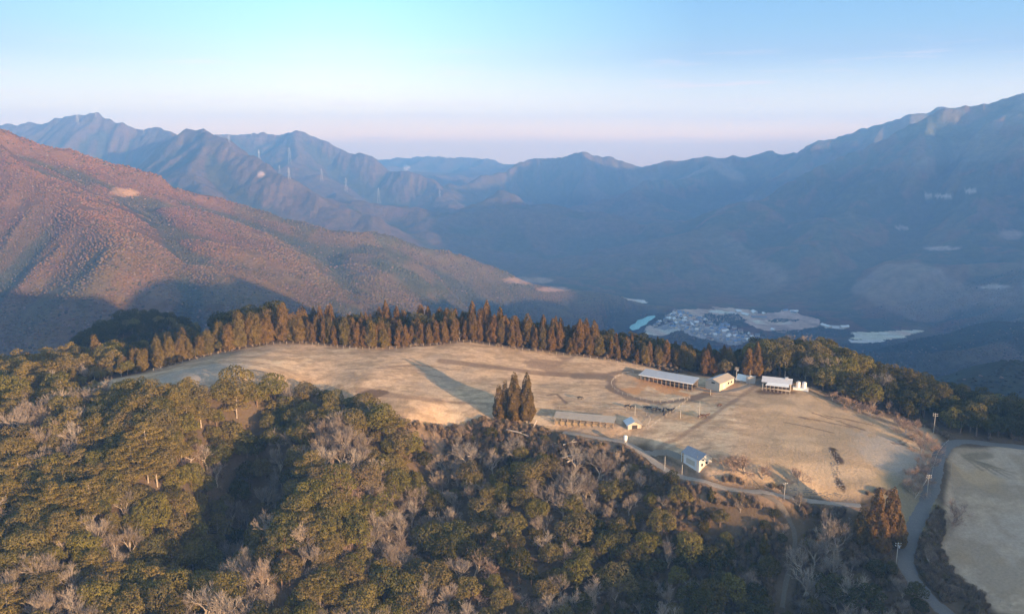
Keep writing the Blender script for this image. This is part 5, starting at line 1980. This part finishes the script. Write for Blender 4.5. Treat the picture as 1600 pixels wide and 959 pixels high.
fence('roadside_fence', [(1482, 690), (1468, 704), (1460, 725), (1455, 748)], 'low pale guard rail on the left side of the upper road', 2.5, 0.7, 'rail', 1, 'rail', 0.06, 0.045)
fence('wood_edge_fence', [(1268, 608), (1330, 634), (1400, 657), (1445, 668)], 'thin fence under the dark belt along the right pasture', 4.0, 1.2)

# ------------------------------------------------------------------ cattle
def cow_mesh(name, mat, head_down):
    """one continuous body: skin grown on a skeleton"""
    me = bpy.data.meshes.new(name)
    hz = 0.45 if head_down else 1.45
    nodes = {  # name: (x, y, z, rx, ry)
        'hip': (-0.75, 0, 1.15, 0.30, 0.30), 'mid': (0.0, 0, 1.05, 0.34, 0.36), 'chest': (0.62, 0, 1.10, 0.30, 0.34), 'neck': (1.05, 0, 1.20 if not head_down else 0.98, 0.17, 0.20),
        'poll': (1.32, 0.03, hz + 0.02, 0.13, 0.15), 'muzzle': (1.62 if not head_down else 1.55, 0.04, hz - 0.18, 0.08, 0.09), 'rump': (-1.02, 0, 1.10, 0.20, 0.22),
        'tail1': (-1.16, 0, 1.05, 0.035, 0.035), 'tail2': (-1.22, 0.02, 0.45, 0.03, 0.03),
    }
    edges = [('hip', 'mid'), ('mid', 'chest'), ('chest', 'neck'), ('neck', 'poll'), ('poll', 'muzzle'), ('hip', 'rump'), ('rump', 'tail1'), ('tail1', 'tail2')]
    for s in (-1, 1):
        k_ = 'r' if s > 0 else 'l'
        o_ = 0.10 * s
        nodes['sh' + k_] = (0.62, 0.20 * s, 0.85, 0.13, 0.13)
        nodes['kn' + k_] = (0.66 + o_, 0.20 * s, 0.44, 0.065, 0.065)
        nodes['fo' + k_] = (0.62 + o_ * 1.6, 0.20 * s, 0.03, 0.06, 0.06)
        nodes['th' + k_] = (-0.72, 0.20 * s, 0.85, 0.16, 0.16)
        nodes['st' + k_] = (-0.60 - o_, 0.21 * s, 0.66, 0.10, 0.10)
        nodes['ho' + k_] = (-0.90 - o_, 0.21 * s, 0.42, 0.055, 0.055)
        nodes['hf' + k_] = (-0.84 - o_ * 1.5, 0.21 * s, 0.03, 0.06, 0.06)
        nodes['ea' + k_] = (1.27, 0.24 * s, hz + 0.06, 0.035, 0.05)
        edges += [('chest', 'sh' + k_), ('sh' + k_, 'kn' + k_), ('kn' + k_, 'fo' + k_), ('hip', 'th' + k_), ('th' + k_, 'st' + k_), ('st' + k_, 'ho' + k_), ('ho' + k_, 'hf' + k_), ('poll', 'ea' + k_)]
    names = list(nodes)
    me.from_pydata([nodes[k_][:3] for k_ in names], [(names.index(a_), names.index(b_)) for a_, b_ in edges], [])
    o_ = bpy.data.objects.new(name + '_src', me)
    COL.objects.link(o_)
    o_.modifiers.new('skin', 'SKIN')
    for i, k_ in enumerate(names):
        me.skin_vertices[0].data[i].radius = nodes[k_][3:]
    me.skin_vertices[0].data[names.index('mid')].use_root = True
    sb = o_.modifiers.new('sub', 'SUBSURF')
    sb.levels = sb.render_levels = 1
    dg = bpy.context.evaluated_depsgraph_get()
    m2 = bpy.data.meshes.new_from_object(o_.evaluated_get(dg))
    m2.name = name
    m2.materials.clear()
    m2.materials.append(M[mat])
    m2.polygons.foreach_set('use_smooth', np.ones(len(m2.polygons), bool))
    bpy.data.objects.remove(o_)
    return m2


CM = {('cow', 0): cow_mesh('cow_standing', 'cow', False), ('cow', 1): cow_mesh('cow_grazing', 'cow', True), ('cow_brown', 0): cow_mesh('cow_brown_standing', 'cow_brown', False), ('cow_brown', 1): cow_mesh('cow_brown_grazing', 'cow_brown', True)}
HORN = MB().bar((1.26, 0.10, 1.55), (1.30, 0.25, 1.66), 0.025).bar((1.26, -0.07, 1.55), (1.30, -0.22, 1.66), 0.025)
hm = None
for (px, py, hd, kd, pose, s, lab) in [
    (906, 624.5, 0.2, 'cow', 1, 1.1, 'black cow grazing alone in the pasture above the feeding shed'),
    (979, 637, 0.3, 'cow', 0, 1.0, 'small black cow leading the line, leftmost in the yard'),
    (987.5, 639, 3.3, 'cow', 0, 1.15, 'black cow second from the left beside the yard pole'),
    (1008, 638.5, 0.1, 'cow_brown', 0, 0.85, 'dark brown calf in front of the black herd'),
    (1014, 640, 3.2, 'cow', 1, 1.05, 'black cow with lowered head right of the brown calf'),
    (1022, 643.5, 0.5, 'cow', 0, 1.35, 'large black cow in the middle of the yard herd'),
    (1028, 644, 3.0, 'cow', 0, 1.2, 'black cow close behind the large one in the yard'),
    (1036, 645, 1.2, 'cow', 0, 1.2, 'black cow left in the tight bunch by the yard fence'),
    (1037.5, 651, 1.5, 'cow', 1, 1.1, 'black cow lowest in the bunch, nearest the small shed'),
    (1042, 647, 0.4, 'cow', 0, 1.2, 'black cow in the middle of the bunch at the fence'),
    (1046, 645, 2.6, 'cow', 0, 1.2, 'black cow right in the bunch, turned towards the paddock'),
    (1050, 643.5, 0.7, 'cow', 0, 1.15, 'black cow at the right end of the bunch by the fence'),
    (1094, 654, 0.2, 'cow_brown', 1, 1.0, 'dark brown cow beside the tall thin pasture pole'),
    (1099.5, 653, 3.0, 'cow_brown', 0, 1.1, 'dark brown cow in the middle of the trio by the pole'),
    (1105.5, 651, 0.5, 'cow_brown', 0, 0.95, 'dark brown cow at the right end of the trio by the pole'),
    (1124, 636, 0.6, 'cow_brown', 1, 1.1, 'brown cow alone on the track above the trio'),
]:
    q = G(px, py)
    o_ = link('cow', CM[(kd, pose)])
    o_.location = q
    o_.rotation_euler = (0, 0, hd)
    o_.scale = (s, s, s)
    o_['label'], o_['category'], o_['group'] = lab, 'cow', 'cattle on the farm'
    if pose == 0:
        if hm is None:
            h_ = HORN.build('horns', 'rail', o_)
            hm = h_.data
        else:
            link('horns', hm, o_)

# ------------------------------------------------------------------ logs, stones, bales
M['log'] = simple('sun-bleached wood', (0.62, 0.52, 0.44), 0.9, 0.2, 1.5)
for (a_, b_, lab) in [((791, 676), (826, 688), 'long pale fallen trunk in the brush below the tall cedars'), ((878, 721), (908, 716), 'bleached fallen trunk on the slope below the feeding shed, upper of two'),
                      ((886, 727), (915, 718), 'forked bleached trunk on the slope below the feeding shed, lower of two'), ((838, 662), (832, 676), 'broken pale stem leaning beside the rightmost tall cedar'), ((880, 700), (902, 696), 'thin pale log lying in the grey brush under the feeding shed')]:
    A_, B_ = G(*a_), G(*b_)
    t = empty('fallen_log', A_ + Vector((0, 0, 1.2)), lab, 'log', 'bleached logs below the pasture')
    d = B_ - A_
    link('stem', mesh_np('fallen_log_stem', *tube([(0, 0, 0), tuple(d * 0.5 + Vector((0.2, 0.1, 0.5))), tuple(d + Vector((0, 0, 0.3)))], [0.30, 0.22, 0.10], 6), M['log']), t)
    link('branch', mesh_np('fallen_log_branch', *tube([tuple(d * 0.55 + Vector((0, 0, 0.4))), tuple(d * 0.75 + Vector((0.3, 0.8, 1.5)))], [0.12, 0.04], 5), M['log']), t)


def rocks():
    V, Fc = [], []
    t_ = (1 + 5 ** 0.5) / 2
    iv = np.array([(-1, t_, 0), (1, t_, 0), (-1, -t_, 0), (1, -t_, 0), (0, -1, t_), (0, 1, t_), (0, -1, -t_), (0, 1, -t_), (t_, 0, -1), (t_, 0, 1), (-t_, 0, -1), (-t_, 0, 1)]) / 1.9
    fi = np.array([(0, 11, 5), (0, 5, 1), (0, 1, 7), (0, 7, 10), (0, 10, 11), (1, 5, 9), (5, 11, 4), (11, 10, 2), (10, 7, 6), (7, 1, 8), (3, 9, 4), (3, 4, 2), (3, 2, 6), (3, 6, 8), (3, 8, 9), (4, 9, 5), (2, 4, 11), (6, 2, 10), (8, 6, 7), (9, 8, 1)])
    n_ = 0
    for poly_, cnt, smin, smax in (([(1105, 742), (1200, 756), (1330, 776), (1340, 786), (1230, 772), (1110, 752)], 260, 0.12, 0.36), ([(1296, 704), (1310, 704), (1312, 735), (1322, 765), (1306, 765), (1300, 735)], 130, 0.12, 0.34),
                                   ([(860, 690), (1000, 700), (1030, 740), (900, 740)], 120, 0.12, 0.34)):
        xs, ys = [p[0] for p in poly_], [p[1] for p in poly_]
        k_ = 0
        while k_ < cnt:
            a_, b_ = rr_.uniform(min(xs), max(xs)), rr_.uniform(min(ys), max(ys))
            if not inside(a_, b_, poly_):
                continue
            k_ += 1
            q = G(a_, b_)
            s = rr_.uniform(smin, smax)
            V.append(iv * (1 + 0.2 * RNG.normal(size=(12, 1))) * [s * rr_.uniform(0.8, 1.5), s, s * 0.6] + np.array(q))
            Fc.append(fi + 12 * n_)
            n_ += 1
    return link('scattered_stones', mesh_np('scattered_stones', np.concatenate(V), np.concatenate(Fc), M['stone']), kind='stuff', label='pale stones strewn on the dark bank and in the mud gully', category='stones')


M['stone'] = simple('pale stone', (0.24, 0.21, 0.18), 0.95, 0.35, 0.8)
rocks()

# ------------------------------------------------------------------ the valley: river, village, sheds
def flat(name, px_pts, z, mat, **kw):
    P = [at_z(a_, b_, z) for a_, b_ in px_pts]
    m = MB()
    m.V = [tuple(float(c_) for c_ in p) for p in P]
    m.F = [tuple(range(len(P)))[::-1]]
    return m.build(name, mat, None, **kw)


M['river'] = simple('turquoise water', (0.16, 0.50, 0.52), 0.25, 0.08, 0.01)
flat('river', RIVER_PX, -398.0, 'river', kind='structure')
M['roof_w'] = simple('white factory roof', (0.75, 0.78, 0.80), 0.5, 0.08, 0.05)
M['roof_g'] = simple('grey tile roof', (0.20, 0.22, 0.26), 0.6, 0.2, 0.05)
M['roof_b'] = simple('blue tile roof', (0.16, 0.24, 0.40), 0.6, 0.2, 0.05)
M['roof_r'] = simple('brown tile roof', (0.26, 0.17, 0.13), 0.6, 0.2, 0.05)
M['plaster'] = simple('village plaster', (0.62, 0.58, 0.52), 0.8, 0.1, 0.05)
HW = gable_walls(1, 1, 0.42, 0.66, -0.3)
hsrc = {}


def village_house(px, py, L, Wd, h, rm, label, group):
    x, y, _ = at_z(px, py, -400)
    z = float(height(x, y))
    t = empty('village_house', (float(x), float(y), z), label, 'house', group, rr_.choice([0.25, 0.25 + math.pi / 2]) + rr_.uniform(-0.35, 0.35))
    t.scale = (L, Wd, h)
    if 'w' not in hsrc:
        hsrc['w'] = gable_walls(1, 1, 0.55, 0.95, -0.3).build('wall', 'plaster', t).data
    else:
        link('wall', hsrc['w'], t)
    if rm not in hsrc:
        m = MB().slab([(-0.08, -0.1, 0.50), (1.08, -0.1, 0.50), (1.08, 0.5, 1.02), (-0.08, 0.5, 1.02)], 0.04).slab([(-0.08, 0.5005, 1.02), (1.08, 0.5005, 1.02), (1.08, 1.1, 0.50), (-0.08, 1.1, 0.50)], 0.04)
        hsrc[rm] = m.build('roof', rm, t).data
    else:
        link('roof', hsrc[rm], t)
    return t


VIL = [(1022, 512), (1035, 500), (1052, 494), (1075, 497), (1100, 503), (1135, 512), (1185, 526), (1160, 538), (1110, 534), (1060, 524)]
RW = {'roof_w': 'white-roofed', 'roof_g': 'grey-roofed', 'roof_b': 'blue-roofed', 'roof_r': 'brown-roofed'}
cnt = 0
placed = []
while cnt < 125:
    a_, b_ = rr_.uniform(1015, 1190), rr_.uniform(490, 540)
    if not inside(a_, b_, VIL) or any(abs(a_ - c_[0]) < 4.4 and abs(b_ - c_[1]) < 2.0 for c_ in placed):
        cnt += 0.02
        continue
    placed.append((a_, b_))
    cnt += 1
    rm = rr_.choices(list(RW), weights=[3, 5, 4, 2])[0]
    big = rr_.random() < 0.2
    part = ('at the river end' if a_ < 1060 else 'in the middle' if a_ < 1110 else 'at the far right end')
    row = ('upper edge' if b_ < 508 else 'centre' if b_ < 520 else 'lower edge')
    village_house(a_, b_, rr_.uniform(14, 20) if big else rr_.uniform(8, 12), rr_.uniform(7, 10), rr_.uniform(6, 9), rm, '%s %s village house %s of the village, %s' % ('long' if big else 'small', RW[rm], part, row), 'houses of the valley village')
for (a_, b_, L, Wd, h, rm, lab) in [
    (1172, 493, 26, 12, 8, 'roof_w', 'white hall on the far fields, left of two'), (1184, 490, 30, 14, 9, 'roof_w', 'white hall on the far fields, right of two'), (1198, 491, 16, 10, 7, 'roof_w', 'small white shed right of the two white halls'),
    (1176, 497, 40, 13, 7, 'roof_g', 'long grey hall below the white halls'), (1106, 505, 26, 12, 8, 'roof_w', 'big white-roofed hall behind the village centre'), (1084, 519, 30, 11, 8, 'roof_w', 'bright long roof in the middle of the village'),
    (1128, 512, 24, 12, 8, 'roof_b', 'blue-roofed hall at the right of the village'), (1225, 486, 20, 10, 6, 'roof_b', 'blue shed at the top edge of the wide field'), (1236, 487, 22, 10, 6, 'roof_w', 'white shed at the top edge of the wide field'), (1246, 489, 18, 10, 6, 'roof_g', 'grey shed at the top edge of the wide field'),
    (1300, 511, 34, 12, 7, 'roof_w', 'long white shed on the small pale plot right of the fields'), (1316, 512, 24, 12, 7, 'roof_w', 'shorter white shed at the end of the small pale plot'), (1212, 516, 12, 9, 7, 'roof_w', 'white house alone among dark trees above the barn'),
    (1152, 487, 14, 30, 4, 'roof_w', 'slanting white greenhouse at the end of the pale plot')]:
    village_house(a_, b_, L, Wd, h, rm, lab, 'halls and sheds in the valley')
# lanes and plots of the valley
M['lane'] = simple('valley lane', (0.42, 0.38, 0.34), 0.9, 0.1, 0.02)

# ------------------------------------------------------------------ pylons and masts on the far ridges
M['pylon'] = simple('galvanised lattice', (0.55, 0.57, 0.60), 0.5, 0.05, 0.1)
M['mast_red'] = simple('red mast paint', (0.62, 0.12, 0.08), 0.5, 0.05, 0.1)


def Gfar(px, py):
    dx, dy, dz = ray(px, py)
    D = np.arange(1200, 9500, 6.0)
    X, Z = dx / dy * D, CAM_Z + dz / dy * D
    g = height(X, D)
    hit = Z < g
    k_ = int(np.argmax(hit)) if hit.any() else None
    return None if k_ is None else (float(X[k_]), float(D[k_]), float(g[k_]))


def lattice(h, w, r):
    body, arms = MB(), MB()
    for sx in (-1, 1):
        for sy in (-1, 1):
            body.bar((sx * w, sy * w, -3), (sx * w * 0.16, sy * w * 0.16, h), r, 4)
    n_ = 6
    for k_ in range(n_):
        z0_, z1_ = h * k_ / n_, h * (k_ + 1) / n_
        w0, w1 = w * (1 - 0.84 * k_ / n_), w * (1 - 0.84 * (k_ + 1) / n_)
        for s in (-1, 1):
            body.bar((-w0, s * w0, z0_), (w1, s * w1, z1_), r * 0.6, 4)
            body.bar((w0, s * w0, z0_), (-w1, s * w1, z1_), r * 0.6, 4)
            body.bar((s * w0, -w0, z0_), (s * w1, w1, z1_), r * 0.6, 4)
    for k_, (zf_, L_) in enumerate(((0.66, 1.5), (0.79, 1.3), (0.92, 1.1))):
        arms.bar((-w * L_, 0, h * zf_), (w * L_, 0, h * zf_), r * 0.8, 4)
        arms.bar((-w * L_, 0, h * zf_), (0, 0, h * (zf_ + 0.06)), r * 0.6, 4)
        arms.bar((w * L_, 0, h * zf_), (0, 0, h * (zf_ + 0.06)), r * 0.6, 4)
    return body, arms


for (px, py, hp, kind_, lab) in [
    (122, 195, 14, 'p', 'pylon left of the highest far left summit'), (225, 212, 9, 'p', 'small pylon on the slope right of the highest summit'), (358, 222, 10, 'p', 'pylon at the saddle left of the second far peak'),
    (393, 214, 7, 'p', 'faint pylon on the ridge line left of the red mast'), (405, 248, 12, 'p', 'pylon on the upper slope below the saddle'), (453, 256, 22, 'p', 'upper tall pylon on the slope under the second far peak'),
    (452, 282, 16, 'p', 'lower pylon directly under the tall one'), (503, 284, 18, 'p', 'pylon right of the middle of the far slope'), (541, 300, 20, 'p', 'bright pylon farther down the spur to the right'),
    (592, 318, 22, 'p', 'lowest bright pylon near the foot of the far slope'), (687, 310, 12, 'p', 'faint pylon in the side valley under the farthest ridge'), (437, 270, 10, 'p', 'faint pylon left of the two stacked pylons'),
    (150, 184, 14, 'm', 'thin grey mast beside the highest far left summit'), (430, 208, 16, 'r', 'thin red and white mast on the second far peak')]:
    q = Gfar(px, py)
    if q is None:
        q = Gfar(px, py + 6)
    if q is None:
        continue
    D_ = math.hypot(q[0], q[1])
    h = hp / F_PX * D_ * 1.05
    t = empty('pylon' if kind_ == 'p' else 'mast', q, lab, 'pylon' if kind_ == 'p' else 'mast', 'pylons on the far ridges' if kind_ == 'p' else None, 0.4)
    if kind_ == 'p':
        b_, a_ = lattice(h, h * 0.10, 0.17)
        b_.build('tower', 'pylon', t)
        a_.build('crossarm', 'pylon', t)
    else:
        n_ = 5
        for k_ in range(n_):
            MB().bar((0, 0, h * k_ / n_ - (4 if k_ == 0 else 0)), (0, 0, h * (k_ + 1) / n_), 0.6, 4).build('mast_section', 'mast_red' if (kind_ == 'r' and k_ % 2 == 0) else 'pylon', t)
#@@REST2
